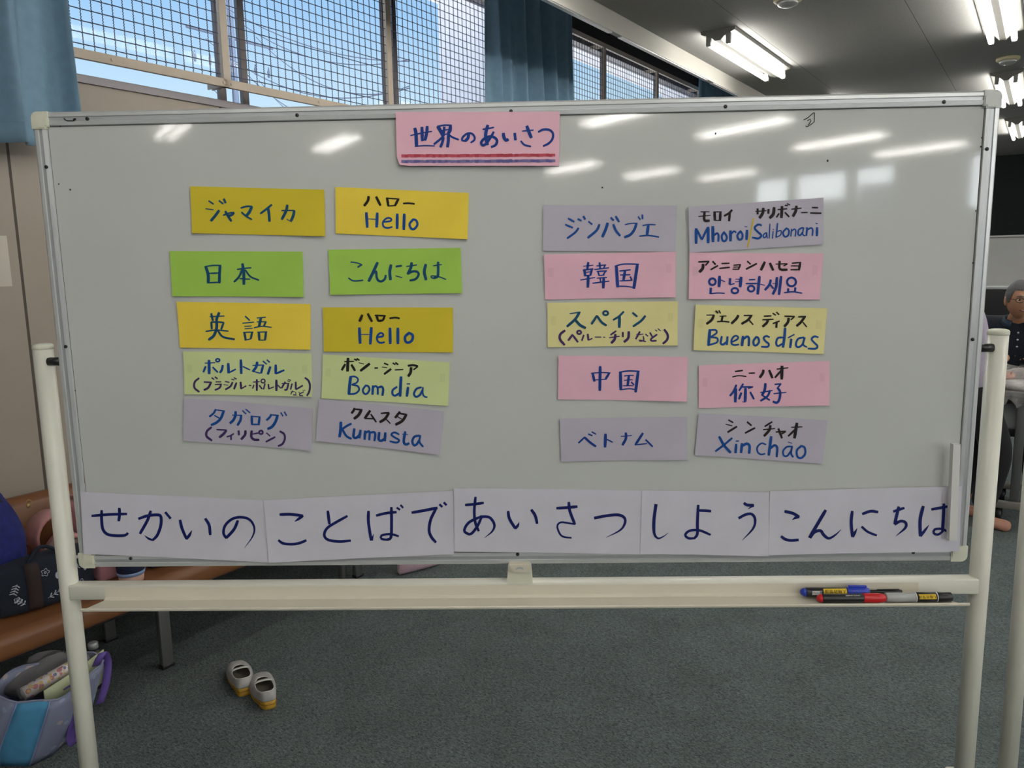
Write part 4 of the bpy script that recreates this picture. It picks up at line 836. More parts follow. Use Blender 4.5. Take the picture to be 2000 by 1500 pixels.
def marker(loc, yaw, L, r, cap, label, kind='blue', roll=0.0):
    """lies along x; the tail plug at -x"""
    t = thing('marker_pen', label, 'marker', loc, yaw, 'markers in the tray')
    X = Matrix.Rotation(pi/2, 4, 'Y')
    def la(nm, prof, mt): return link(nm, MB().lathe([(rr_, x) for x, rr_ in prof], 20, M=X), mt, t, world=False)
    h = L/2
    if kind != 'clear':
        la('barrel', [(-h+.010, r*.97), (-h+.012, r), (h*.33, r), (h*.34, r*.97)], M['black'])
        la('tail_plug', [(-h, .003), (-h+.002, r*.62), (-h+.006, r*.86), (-h+.010, r*.95)], cap)
        la('cap', [(h*.34, r*1.05), (h*.36, r*1.10), (h*.78, r*1.10), (h*.98, r*.86), (h, r*.70)], cap)
        if kind == 'blue': link('pocket_clip', MB().bbox((h*.40, -.0030, r), (h*.92, .0030, r+.0042), .001), cap, t, world=False)
    else:
        la('barrel', [(-h, r*.90), (-h+.002, r*.96), (-h*.10, r*.97)], M['clear'])
        la('ink_core', [(-h*.10, r), (h*.52, r)], M['black'])
        la('ring', [(h*.52, r*1.03), (h*.545, r*1.03)], M['chalkwhite']); la('ring', [(-h*.115, r*1.03), (-h*.09, r*1.03)], M['chalkwhite'])
        la('cap', [(h*.545, r*.98), (h*.57, r*1.02), (h*.97, r*.98), (h, r*.80)], M['black'])
    # wrapped label facing the viewer and upwards
    def wrap(x0, x1, a0, a1, nm, mt, rad):
        rows = [[(x0 + (x1-x0)*i/6, -rad*cos(a0 + (a1-a0)*k/8), rad*sin(a0 + (a1-a0)*k/8)) for i in range(7)] for k in range(9)]
        return link(nm, MB().grid(rows), mt, t, world=False)
    def wtext(body, size, xc, ac, nm, mt, rad, flip=True):
        cu = text_mesh(body, size, Matrix.Rotation(pi, 4, 'Z') if flip else Matrix.Identity(4))
        cu.v = [Vector((xc + p.x, -rad*cos(ac + p.y/rad), rad*sin(ac + p.y/rad))) for p in cu.v]
        link(nm, cu, mt, t, world=False)
    if kind == 'blue':
        wrap(-h*.36, h*.31, .02, 1.12, 'sticker', M['label_y'], r+.0004)
        wtext('人権政策課', .0088, -h*.02, .57, 'sticker_text', M['ink_black'], r+.0007)
        mb = MB()
        for k in range(5): mb.box((-h*.70, -r-.0006, -.002+.0018*k), (-h*.42 - (k % 2)*.004, -r+.0035-abs(k-1)*.001, -.0012+.0018*k))
        link('barcode', mb, M['chalkwhite'], t, world=False)
    if kind == 'red':
        wtext('WHITE BOARD', .0042, h*.02, 1.0, 'barrel_print', M['chalkwhite'], r+.0004)
    if kind == 'clear':
        wrap(-h*.04, h*.48, .0, .98, 'sticker', M['label_y'], r+.0004)
        wtext('人権政策課', .0074, h*.215, .5, 'sticker_text', M['ink_black'], r+.0007)
    return t
zf = .7315
pb0, pb1 = on_y(1563, 1158, -.036), on_y(1697, 1155, -.036)
def pen_between(x0, y0, x1, y1, yy, zz, r, cap, lab, kind):
    a, b = on_y(x0, y0, yy), on_y(x1, y1, yy); L = (b - a).length; c = (a + b) / 2
    return marker((c.x, yy, zz), atan2(0, 1), L, r, cap, lab, kind)
pen_between(1563, 1158, 1697, 1155, -.019, zf + .0128, .0094, M['cap_blue'], 'black marker with blue cap and yellow sticker, behind the red one in the tray', 'blue')
pen_between(1595, 1171, 1729, 1170, -.0425, zf + .0100, .0088, M['cap_red'], 'black marker with red cap lying in front in the tray', 'red')
pen_between(1729, 1168, 1858, 1167, -.0415, zf + .0106, .0096, M['black'], 'black marker with clear barrel end and yellow sticker, rightmost in the tray', 'clear')
pt = thing('thin_pen', 'thin black pen lying behind the capped markers in the tray', 'pen', (.735, -.0075, zf + .0065), 0, 'markers in the tray')
X_ = Matrix.Rotation(pi/2, 4, 'Y')
link('pen_barrel', MB().lathe([(.0015, -.07), (.0045, -.06), (.0048, .03), (.0048, .05)], 14, M=X_), M['black'], pt, world=False)
link('pen_ring', MB().lathe([(.0051, -.022), (.0051, -.019)], 14, M=X_), M['alu'], pt, world=False)
link('pen_clip', MB().box((0, -.001, .0048), (.045, .001, .0062)), M['black'], pt, world=False)

# ------------------------------------------------------------------ second stand at the right edge
p2 = on_y(1968, 1500, .12)
b2 = build_board('white pole of a second mobile whiteboard, cut by the right picture edge', (p2.x + .9555, .10, 0), detail=False)
for zz in (0, 1):
    c = on_y(1992 - 4*zz, 1160 + 17*zz, .10 + .0016)
    link('bolt', MB().lathe([(.0062, 0), (.0062, -.003), (.0035, -.0055), (.001, -.006)], 10, M=Matrix.Translation((p2.x + .004, .1015, c.z)) @ Matrix.Rotation(pi/2, 4, 'X')), M['alu'], b2)

# ------------------------------------------------------------------ bench along the window wall
M['vinyl'] = mat('brown_vinyl', (0.20, 0.080, 0.029, 1), 0.42, 0.5, var=0.06, vscale=8, bump=0.02, bscale=160)
M['chrome'] = mat('dull_chrome', (0.30, 0.30, 0.29, 1), 0.3, metal=0.8)
def room_part(nm, mb, mt, par, lab=None):
    R = Matrix.Rotation(-TH, 4, 'Z'); mb.v = [R @ p for p in mb.v]; o = link(nm, mb, mt, par)
    if lab: o['label'] = lab
    return o
bench = thing('lobby_bench', 'long brown vinyl bench with a low back against the window wall', 'bench', UV(.67, -1.8, 0), -TH)
BU0, BU1 = -.62, 1.62
def cushion(prof, u0, u1, r=.02):
    mb = MB(); c = (sum(p[0] for p in prof)/len(prof), sum(p[1] for p in prof)/len(prof)); rows = []
    for u, s in ((u0, .0), (u0, .9), (u0+r, 1), (u1-r, 1), (u1, .9), (u1, .0)):
        rows.append([(c[0]+(p[0]-c[0])*s, u, c[1]+(p[1]-c[1])*s) for p in prof])
    mb.grid(rows, wrap=True); return mb
def rrect(x0, z0, x1, z1, r, n=5):
    P = []
    for cx, cz, a0 in ((x1-r, z0+r, -pi/2), (x1-r, z1-r, 0), (x0+r, z1-r, pi/2), (x0+r, z0+r, pi)):
        for i in range(n+1): P.append((cx + r*cos(a0+pi/2*i/n), cz + r*sin(a0+pi/2*i/n)))
    return P
room_part('seat', cushion(rrect(-2.06, .315, -1.505, .395, .03), BU0, BU1), M['vinyl'], bench)
bp_ = [(x - (z-.36)*.30 - .05, z) for x, z in rrect(-2.07, .345, -2.00, .61, .028)]
room_part('backrest', cushion(bp_, BU0, BU1), M['vinyl'], bench)
room_part('seat_rail', MB().box((-2.02, BU0+.05, .285), (-1.58, BU1-.05, .318)), M['blackmatte'], bench)
for u in (-.5, .195, 1.15):
    for v in (-1.655, -2.03):
        lg = MB(); lg.bbox((v-.012, u-.021, 0.008), (v+.012, u+.021, .29), .003); o = room_part('leg', lg, M['chrome'], bench)
        ft = MB(); ft.bbox((v-.015, u-.024, 0), (v+.015, u+.024, .014), .003); room_part('foot_pad', ft, M['black'], o)
room_part('leg', MB().bbox((-1.70-.012, 1.085, 0), (-1.70+.012, 1.115, .29), .003), M['chrome'], bench)

# ------------------------------------------------------------------ notice on the wall
M['note'] = mat('notice_paper', (0.56, 0.53, 0.46, 1), 0.8, var=.03, vscale=10)
nt_ = MB(); nt_.box((V0, -.125, 1.361), (V0+.0012, .088, 1.541))
note = room_obj('wall_notice', nt_, M['note']); note.location = (0, 0, 0)
tag(note, 'pale paper notice taped to the beige wall panel at the left edge', 'notice')
for body, u, z, sz, mt in (('い。', .020, 1.485, .034, M['ink_black']), ('止', .008, 1.437, .040, mat('faded_print', (0.36, 0.31, 0.26, 1), .8))):
    # text plane faces into the room (+v); x of the text runs along +u
    T4 = Matrix(((0, 0, 1, V0 + .0018), (1, 0, 0, u), (0, 1, 0, z), (0, 0, 0, 1)))
    mb = text_mesh(body, sz, T4); R = Matrix.Rotation(-TH, 4, 'Z'); mb.v = [R @ p for p in mb.v]
    link('printed_text', mb, mt, note)

# ------------------------------------------------------------------ indoor shoes
M['canvas'] = mat('grey_white_canvas', (0.40, 0.39, 0.37, 1), 0.85, var=.10, vscale=40, bump=.05, bscale=500)
M['canvas_d'] = mat('insole_fabric', (0.16, 0.145, 0.115, 1), 0.9, var=.1, vscale=40)
M['gum'] = mat('yellow_rubber', (0.52, 0.30, 0.03, 1), 0.55, var=.12, vscale=60)
M['gum_l'] = mat('yellow_rubber_band', (0.30, 0.13, 0.012, 1), 0.6)
M['elastic'] = mat('white_elastic', (0.58, 0.57, 0.53, 1), 0.8)
def shoe(loc, rot, label, side):
    t = thing('indoor_shoe', label, 'shoe', loc, rot, 'pair of indoor shoes on the carpet')
    L = .205; N = 48
    def sg(v, e): return (abs(v) ** e) * (1 if v > 0 else -1)
    def outline(a, sx=1, sy=1):
        # a from 0..2pi, heel at y=0, toe at y=L
        y = L/2 - L/2*sg(cos(a), .80); f = y / L; e = .50 if f < .5 else .62
        w = .0298 + .0125*max(0, sin(min(1, max(0, (f-.22)/.72))*pi*.66))
        x = sg(sin(a), e) * w + side * .008 * sin(f*pi*.9)
        return Vector((x*sx, L*.5 + (y-L*.5)*sy))
    A = [2*pi*k/N for k in range(N)]
    up_h = lambda y: max(0, 1 - y/.075)
    def ring(z, s, heel=0.0): return [(outline(a, s, 1-(1-s)*.4).x, outline(a, s, 1-(1-s)*.4).y, z + heel*up_h(outline(a).y)) for a in A]
    sole = MB(); sole.grid([ring(0, .92), ring(.001, .98), ring(.007, 1.0, .003), ring(.009, .972, .005), ring(.011, 1.0, .007), ring(.016, 1.0, .011), ring(.0175, .93, .011)], wrap=True)
    sole.add([(p[0], p[1], 0) for p in ring(0, .92)], [list(range(N))[::-1]])
    link('sole', sole, M['gum'], t, world=False)
    oc = Vector((side*.004, .071)); orx, ory = .0282, .061
    def opening(a):
        x = sg(sin(a), .72) * orx; y = oc.y - ory*cos(a)
        return Vector((oc.x + x + side*.003*(y/L), y, .0565 - .011*min(1, max(0, y/.13)) + .003*cos(2*a)))
    rows = []
    for j in range(9):
        s = j/8; row = []
        for a in A:
            b = outline(a, .965, .985); b = Vector((b.x, b.y, .016 + .014*up_h(b.y))); o = opening(a); f = b.y / L
            toe = max(0, min(1, (f - .45)/.5))
            p = b.lerp(o, s); p.z = b.z + (o.z - b.z) * (s*(1-toe) + toe * sin(s*pi/2)**.62)
            out = Vector((b.x - oc.x, (b.y - L*.45)*.8, 0)); out = out.normalized() if out.length else out
            p += out * ((.004 + .003*toe) * sin(pi*s)); row.append(p)
        rows.append(row)
    up = MB(); up.grid(rows, wrap=True); solidify(link('upper', up, M['canvas'], t, world=False), .0018, 1)
    ir = ring(.021, .88); ins = MB(); ins.add([(p[0], p[1], .021 + .004*up_h(p[1])) for p in ir], [list(range(N))], 0); link('insole', ins, M['canvas_d'], t, world=False)
    link('rim_piping', MB().tube([opening(a) + Vector((0, 0, .0005)) for a in A], .0017, 6, closed=True), M['elastic'], t, world=False)
    st = []
    for y in (.086, .092, .099):
        hw = orx * abs(math.sin(math.acos(max(-1, min(1, (oc.y - y)/ory))))) ** .72 + .0015; zz_ = .0565 - .011*y/.13
        st.append([(oc.x + side*.003*(y/L) + hw*sin(q), y, zz_ + .0015 + .0075*cos(q)) for q in [-pi/2 + pi*i/14 for i in range(15)]])
    solidify(link('instep_strap', MB().grid(st), M['elastic'], t, world=False), .0022)
    hb = sorted([i for i in range(N) if outline(A[i]).y < .07], key=lambda i: ((A[i] + pi) % (2*pi)))
    bd = MB(); bd.tube([Vector((outline(A[i], 1.012, 1.008).x, outline(A[i], 1.012, 1.008).y, .0105 + .0065*up_h(outline(A[i]).y))) for i in hb], .0014, 6)
    link('heel_band', bd, M['gum_l'], t, world=False)
    rb = MB()
    for k in range(5):
        x = oc.x - .008 + .004*k; rb.tube([(x, .0035, .034), (x, .0055, .045), (x*.98, .0105, .0555)], .0012, 5)
    link('heel_ribbing', rb, M['elastic'], t, world=False)
h1, t1 = on_z(478, 1360, 0), on_z(457, 1300, .02); h2, t2 = on_z(528, 1386, 0), on_z(512, 1325, .02)
d1, d2 = (t1-h1), (t2-h2)
shoe((h1.x, h1.y, 0), atan2(d1.y, d1.x) - pi/2, 'grey white indoor shoe with yellow sole, left one of the pair on the carpet', 1)
shoe((h2.x, h2.y, 0), atan2(d2.y, d2.x) - pi/2, 'grey white indoor shoe with yellow sole, right one nearer the viewer', -1)

# ------------------------------------------------------------------ pouch on the floor
def spotted(name, base, spots, scale=40, thr=.25, rough=.7):
    mt = mat(name, base, rough); nt = mt.node_tree; b = nt.nodes['Principled BSDF']; t = nt.nodes.new('ShaderNodeTexCoord'); prev_ = None
    for i, (c, off) in enumerate(spots):
        mp = nt.nodes.new('ShaderNodeMapping'); mp.inputs['Location'].default_value = (off, off*.7, off*.3)
        v = nt.nodes.new('ShaderNodeTexVoronoi'); v.inputs['Scale'].default_value = scale * (1 + .2*i)
        ns = nt.nodes.new('ShaderNodeTexNoise'); ns.inputs['Scale'].default_value = scale*2.2
        ad = nt.nodes.new('ShaderNodeMath'); ad.operation = 'MULTIPLY_ADD'; ad.inputs[1].default_value = .35
        lt = nt.nodes.new('ShaderNodeMath'); lt.operation = 'LESS_THAN'; lt.inputs[1].default_value = thr + .17
        mx = nt.nodes.new('ShaderNodeMix'); mx.data_type = 'RGBA'; mx.inputs[6].default_value = base; mx.inputs[7].default_value = c
        nt.links.new(t.outputs['Object'], mp.inputs[0]); nt.links.new(mp.outputs[0], v.inputs['Vector']); nt.links.new(mp.outputs[0], ns.inputs['Vector'])
        nt.links.new(ns.outputs['Fac'], ad.inputs[0]); nt.links.new(v.outputs['Distance'], ad.inputs[2]); nt.links.new(ad.outputs[0], lt.inputs[0]); nt.links.new(lt.outputs[0], mx.inputs[0])
        if prev_: nt.links.new(prev_, mx.inputs[6])
        prev_ = mx.outputs[2]
    nt.links.new(prev_, b.inputs['Base Color']); return mt
M['pouch'] = spotted('pink_pouch_print', (0.52, 0.36, 0.42, 1), [((0.55, 0.43, 0.10, 1), 0.0), ((0.42, 0.30, 0.52, 1), 3.1), ((0.60, 0.50, 0.42, 1), 6.3)], 46, .16)
pa, pb_ = on_z(778, 1128, 0), on_z(858, 1106, 0.0)
pd = (pb_ - pa); ang = atan2(pd.y, pd.x); PL = pd.length * 1.02
pouch = thing('zip_pouch', 'pink patterned zip pouch on the carpet, seen in the gap under the whiteboard', 'pouch', ((pa.x+pb_.x)/2, (pa.y+pb_.y)/2 + .03, 0), ang)
rows = []
for i in range(13):
    f = i/12; x = -PL/2 + PL*f; e = sin(pi*min(1, max(0, f)))**.35; row = []
    H = (.105 - .045*f) * (.90 + .1*e)
    for k in range(16):
        a = 2*pi*k/16; row.append((x + .004*sin(3*a), .034*cos(a)*(.25+.75*e), H/2 + H/2*sin(a)*(abs(sin(a))**.0)))
    rows.append(row)
mb = MB(); mb.grid(rows, wrap=True); mb.add(rows[0], [list(range(16))]); mb.add(rows[-1], [list(range(16))])
link('pouch_body', mb, M['pouch'], pouch, world=False)
link('zip', MB().tube([(-PL/2+.008, 0, .103), (0, 0, .085), (PL/2-.008, 0, .060)], .003, 6), M['alu'], pouch, world=False)
# ------------------------------------------------------------------ bags on the bench
M['royal'] = mat('royal_blue_mesh', (0.012, 0.018, 0.16, 1), 0.8, var=.25, vscale=60, bump=.25, bscale=260)
M['denim'] = mat('dark_denim', (0.007, 0.013, 0.025, 1), 0.9, var=.2, vscale=120, bump=.08, bscale=500)
M['navy'] = mat('navy_cloth', (0.014, 0.020, 0.055, 1), 0.85, var=.1, vscale=40)
M['brown'] = mat('dark_brown_strap', (0.028, 0.015, 0.014, 1), 0.8)
M['print'] = mat('pale_print', (0.50, 0.52, 0.60, 1), 0.8)
M['pinkleather'] = mat('pink_leather', (0.62, 0.30, 0.285, 1), 0.55, var=.06, vscale=20)
M['pinkcloth'] = mat('dusty_pink_cloth', (0.46, 0.20, 0.23, 1), 0.8, var=.08, vscale=20)
M['gold'] = mat('brass_charm', (0.50, 0.36, 0.12, 1), 0.35, metal=.8)
M['plastic'] = None
def clear_plastic():
    mt = bpy.data.materials.new('clear_plastic_film'); mt.use_nodes = True; nt = mt.node_tree; nt.nodes.clear()
    o = nt.nodes.new('ShaderNodeOutputMaterial'); mx = nt.nodes.new('ShaderNodeMixShader'); tr = nt.nodes.new('ShaderNodeBsdfTransparent')
    p = nt.nodes.new('ShaderNodeBsdfPrincipled'); p.inputs['Base Color'].default_value = (.6, .58, .56, 1); p.inputs['Roughness'].default_value = .15
    mx.inputs[0].default_value = .22
    nt.links.new(tr.outputs[0], mx.inputs[1]); nt.links.new(p.outputs[0], mx.inputs[2]); nt.links.new(mx.outputs[0], o.inputs[0]); return mt
M['plastic'] = clear_plastic()
def local_thing(name, label, cat, v, u, z, yaw=0.0, group=None):
    """an Empty in room axes: local x along v (into the room), y along u"""
    return thing(name, label, cat, UV(u, v, z), -TH + yaw, group)
def sack(W, D, H, seed, n=28, m_=14, sag=.12, top=.55, lump=.05):
    r = random.Random(seed); ph = [r.uniform(0, 6.28) for _ in range(8)]; rows = []
    for j in range(m_ + 1):
        t = j / m_; s = (1 - .18*(1-t)**3) * (1 - (1-top) * max(0, (t - .45) / .55) ** 1.6)
        if j == 0: s *= .86
        row = []
        for k in range(n):
            a = 2*pi*k/n
            q = 1 + lump * (sin(3*a + ph[0] + 3*t) + .7*sin(5*a + ph[1] - 4*t) + .5*sin(9*a+ph[2]+6*t))
            ca, sa = cos(a), sin(a)
            row.append((D/2*s*q*(abs(ca)**.75)*(1 if ca > 0 else -1), W/2*s*q*(abs(sa)**.75)*(1 if sa > 0 else -1), H*t + .012*sin(2*a+ph[3])*t))
        rows.append(row)
    mb = MB(); mb.grid(rows, wrap=True); mb.add(rows[0], [list(range(n))[::-1]]); mb.add(rows[-1], [list(range(n))])
    return mb
SEAT = .395
bb = local_thing('drawstring_bag', 'royal blue mesh bag slumped on the brown bench at the left edge', 'bag', -1.80, -.372, SEAT)
link('bag_body', sack(.40, .26, .37, 5, top=.66), M['royal'], bb, world=False)
rows = []
for s in range(5):
    f = s/4; rows.append([((.085 - .045*f)*cos(a) + .012, (.155 - .075*f)*sin(a) - .035*f, .325 + .115*f - .035*sin(a)*f + .010*sin(5*a+f*3)) for a in [2*pi*k/36 for k in range(36)]])
fl = MB(); fl.grid(rows, wrap=True)
solidify(link('gathered_mouth', fl, M['royal'], bb, world=False), .005)
hd = [(.05 + .05*sin(pi*i/14), -.12 + .26*i/14, .31 + .085*sin(pi*i/14)) for i in range(15)]
link('handle', MB().tube(hd, .014, 8), M['navy'], bb, world=False)
link('charm', MB().tube([(.075 + .0*k, .205 + .008*cos(2*pi*k/14), .305 + .008*sin(2*pi*k/14)) for k in range(14)], .0011, 6, closed=True).sphere((.075, .203, .294), (.003, .006, .007), 8), M['gold'], bb, world=False)
# denim tote with a floral print
dt = local_thing('denim_tote', 'small dark denim tote with pale floral print lying on the bench behind the left pole', 'bag', -1.64, -.185, SEAT)
DW, DD, DH = .275, .115, .160
def pillow(D, W, H, mi=0, e=.35, n=9, bulge=.25):
    rows = []
    for j in range(13):
        t = j/12; y = -W/2 + W*t; q = (sin(pi*min(.97, max(.03, t)))**e)
        row = []
        for k in range(24):
            a = 2*pi*k/24; c, s = cos(a), sin(a)
            row.append((D/2*q*(abs(c)**.6)*(1 if c > 0 else -1), y, H/2 + H/2*(.88+.12*q)*(abs(s)**.45)*(1 if s > 0 else -1)))
        rows.append(row)
    mb = MB(); mb.grid(rows, wrap=True); mb.add(rows[0], [list(range(24))]); mb.add(rows[-1], [list(range(24))]); return mb
link('tote_body', pillow(DD, DW, DH), M['denim'], dt, world=False)
def flat(pts, w, x, closed=False):
    """thin raised line on the face x of the tote; pts (y, z)"""
    return MB().tube([(x(p[0], p[1]), p[0], p[1]) for p in pts], w, 5, closed=closed)
FX = lambda y, z: DD/2*(sin(pi*min(.97, max(.03, (y+DW/2)/DW)))**.35) * (max(.02, 1 - (abs(z - DH/2)/(DH/2)/1.0)**4.2)) ** .28 + .0004
fp = MB()
def addf(pts, w=.0011, closed=False): 
    t = flat(pts, w, FX, closed); fp.add(t.v, t.f, 0, True)
def flower(cy, cz, r, pet=6):
    addf([(cy + r*(1+.22*cos(pet*a))*cos(a), cz + r*(1+.22*cos(pet*a))*sin(a)) for a in [2*pi*k/36 for k in range(36)]], .0009, True)
    addf([(cy + r*.3*cos(a), cz + r*.3*sin(a)) for a in [2*pi*k/8 for k in range(8)]], .0012, True)
def sprig(cy, cz, dy, dz, n=4):
    addf([(cy, cz), (cy+dy, cz+dz)], .0007)
    L = sqrt(dy*dy+dz*dz); ny, nz = -dz/L, dy/L
    for i in range(n):
        f = (i+.5)/n
        for s in (-1, 1): addf([(cy+dy*f, cz+dz*f), (cy+dy*(f+.16)+s*ny*.009, cz+dz*(f+.16)+s*nz*.009)], .0016)
def blob(cy, cz, ry, rz):
    fp.sphere((FX(cy, cz), cy, cz), (.0012, ry, rz), 10)
flower(.055, .118, .014); flower(.098, .124, .010); flower(.085, .042, .013, 5); flower(-.02, .118, .010, 5); flower(-.098, .055, .008, 5)
sprig(-.095, .105, -.012, -.030); sprig(.055, .030, .040, -.004); sprig(-.08, .036, -.02, .02, 3); sprig(.075, .098, .024, .012, 3); sprig(-.02, .036, .05, .016, 4)
blob(.080, .132, .007, .006); blob(.016, .098, .010, .012); blob(.105, .088, .007, .009); blob(.045, .062, .005, .005); blob(-.045, .082, .006, .008); blob(.022, .058, .004, .004)
link('floral_print', fp, M['print'], dt, world=False)
sp = MB(); sy0, sy1 = -.072, -.034
zz = [.012 + .142*i/12 for i in range(13)]
sp.grid([[(FX(y, z) + .002, y, z) for z in zz] for y in (sy0, (sy0+sy1)/2, sy1)])
solidify(link('strap', sp, M['brown'], dt, world=False), .003)
hp = [(.03 - .05*sin(pi*i/12)*.3, -.055 + .10*i/12, .152 + .035*sin(pi*i/12)) for i in range(13)]
link('handle', MB().tube(hp, .006, 6), M['denim'], dt, world=False)
# pink school bag lying against the backrest
pb = local_thing('school_bag', 'pink leather school bag lying on the bench, half hidden by the whiteboard', 'bag', -1.845, .215, SEAT)
bd = MB(); bd.grid([[(x, u, z) for x, z in rrect(-.13*s, .02 + .10*(1-s), .125*s, .12 + .10*s, .045*s if s > .3 else .004)] for u, s in ((-.20, .05), (-.20, .86), (-.185, 1), (.155, 1), (.17, .86), (.17, .05))], wrap=True)
link('bag_body', bd, M['pinkcloth'], pb, world=False)
fl = MB(); fl.grid([[(x*1.03, u, .015 + z*1.02) for x, z in rrect(-.13, .02, .125, .215, .05)[3:20]] for u in (-.15, -.05, .06, .14)])
solidify(link('flap', fl, M['pinkleather'], pb, world=False), .006)
def strap_loop(y0, x0, z0, r, w, a0, a1, lab):
    rows = []
    for i in range(17):
        a = a0 + (a1-a0)*i/16
        c = Vector((x0 + .02*sin(a), y0 + r*cos(a)*.8, z0 + r*sin(a)))
        rows.append([c + Vector((-w/2, 0, 0)), c, c + Vector((w/2, 0, 0))])
    solidify(link('shoulder_strap', MB().grid(rows), M['pinkleather'], pb, world=False), .012)
strap_loop(-.250, -.06, .135, .072, .080, -.6, 4.4, '')
strap_loop(-.245, .035, .085, .062, .085, -.5, 4.9, '')
pk = MB(); pk.bbox((.095, -.235, .002), (.215, -.138, .125), .02, seg=3); link('front_pocket', pk, M['pinkcloth'], pb, world=False)
link('strap_pad', MB().tube([(-.05, -.20, .06), (-.02, -.26, .045), (.02, -.285, .04)], [.03, .035, .028], 10), M['pinkleather'], pb, world=False)
pg = local_thing('plastic_bag', 'clear plastic bag with a white sheet tucked beside the pink school bag', 'plastic bag', -1.745, -.07, SEAT + .045)
link('film', sack(.15, .11, .10, 9, n=20, m_=8, top=.3, lump=.09), M['plastic'], pg, world=False)
link('sheet', MB().box((-.03, -.045, .012), (.035, .055, .016), M=Matrix.Rotation(.5, 4, 'X')), PAPER['white'], pg, world=False)
# tumbler
tb = local_thing('tumbler', 'insulated tumbler, navy over peach, standing on the bench under the whiteboard', 'tumbler', -1.572, .052, SEAT)
M['peach'] = mat('peach_enamel', (0.56, 0.34, 0.26, 1), 0.45); M['skyband'] = mat('pale_blue_band', (0.22, 0.30, 0.50, 1), 0.5)
link('base_cup', MB().lathe([(.034, 0), (.037, .003), (.0395, .028)], 32), M['peach'], tb, world=False)
link('band', MB().lathe([(.0415, .028), (.043, .032), (.0435, .040)], 32), M['skyband'], tb, world=False)
link('body', MB().lathe([(.0425, .040), (.044, .06), (.044, .17), (.040, .185), (.036, .19)], 32), M['navy'], tb, world=False)
link('lid', MB().lathe([(.037, .19), (.037, .205), (.030, .213), (.01, .215)], 32), M['black'], tb, world=False)
mk = MB()
for k in range(6): mk.box((.0438, -.012 + .004*k, .062), (.0447, -.0095 + .004*k, .069), M=Matrix.Rotation(.35, 4, 'Z'))
link('worn_print', mk, M['chalkwhite'], tb, world=False)
q = on_z(356, 1108, SEAT); qu, qv, _ = to_uv(q)
np_ = local_thing('navy_pouch', 'navy cloth pouch on the bench, only its lower edge showing under the whiteboard', 'pouch', qv - .085, qu + .02, SEAT)
link('pouch_body', pillow(.10, .18, .11), M['navy'], np_, world=False)
link('drawcord', MB().tube([(.0, -.03, .108), (.01, .0, .125), (0, .03, .108)], .003, 6), M['skyband'], np_, world=False)

# ------------------------------------------------------------------ tote bag on the floor
M['toteblue'] = mat('cyan_canvas', (0.08, 0.31, 0.53, 1), 0.8, var=.08, vscale=20, bump=.08, bscale=90)
M['tote'] = spotted('lavender_print', (0.23, 0.25, 0.36, 1), [((0.42, 0.35, 0.36, 1), 0.4), ((0.30, 0.34, 0.50, 1), 3.0)], 21, .22, .85)
M['purple'] = mat('purple_webbing', (0.13, 0.075, 0.33, 1), 0.8, bump=.1, bscale=300)
M['greyfleece'] = mat('grey_fleece', (0.15, 0.145, 0.15, 1), 0.95, var=.15, vscale=14)
M['limefile'] = mat('pale_lime_file', (0.50, 0.55, 0.34, 1), 0.5)
RZ = .245
RC = [(-.397,-1.394), (-.341,-1.334), (-.262,-1.338), (-.135,-1.435), (-.150,-1.500), (-.240,-1.565), (-.345,-1.580), (-.412,-1.510)]
BC = [to_uv(on_z(2, 1497, 0))[:2], to_uv(on_z(58, 1497, 0))[:2], to_uv(on_z(102, 1476, 0))[:2], to_uv(on_z(150, 1434, 0))[:2], (-.185,-1.56), (-.245,-1.60), (-.345,-1.625), (-.425,-1.60)]
SUB = 4
def ringpts(C, z, wav):
    out = []
    for i in range(8):
        a, b = Vector(C[i]), Vector(C[(i+1) % 8])
        for k in range(SUB):
            q = a.lerp(b, k/SUB); mid = Vector((-.28, -1.47)); d = (q - mid)
            bul = .010 * sin(pi*k/SUB) * (0 if i == 0 else 1); q = q + d.normalized() * bul
            out.append(UV(q.x, q.y, z + (wav * sin(len(out)*.9) if i else 0)))
    return out
rim = ringpts(RC, RZ, .008); bot = ringpts(BC, .002, 0); NB = len(rim)
cb, cr_ = sum(bot, Vector())/NB, sum(rim, Vector())/NB
tote = thing('tote_bag', 'lavender patterned tote bag with blue panel and purple straps on the carpet at the left', 'bag', cb)
def wpt(i, t, out=0.0):
    i %= NB; p = bot[i].lerp(rim[i], t); c = cb.lerp(cr_, t); d = p - c; d.z = 0
    return p + d.normalized() * (.016*sin(pi*t) + .005*sin(i*2.1 + t*7)*sin(pi*t) + out)
def wall(idx, nm, mt, out=0.0):
    return solidify(link(nm, MB().grid([[wpt(i, j/8, out) for i in idx] for j in range(9)]), mt, tote), .003)
wall(list(range(SUB, NB+1)), 'patterned_side', M['tote'])
wall(list(range(0, SUB+1)), 'blue_panel', M['toteblue'])
fb = MB(); fb.add([p + Vector((0, 0, .002)) for p in bot], [list(range(NB))]); solidify(link('bag_bottom', fb, M['tote'], tote), .003)
link('rim_binding', MB().tube([p + Vector((0, 0, .001)) for p in rim], .0032, 6, closed=True), M['tote'], tote)
for ids in (0, SUB): link('panel_piping', MB().tube([wpt(ids, j/8, .0022) for j in range(9)], .0022, 6), M['skyband'], tote)
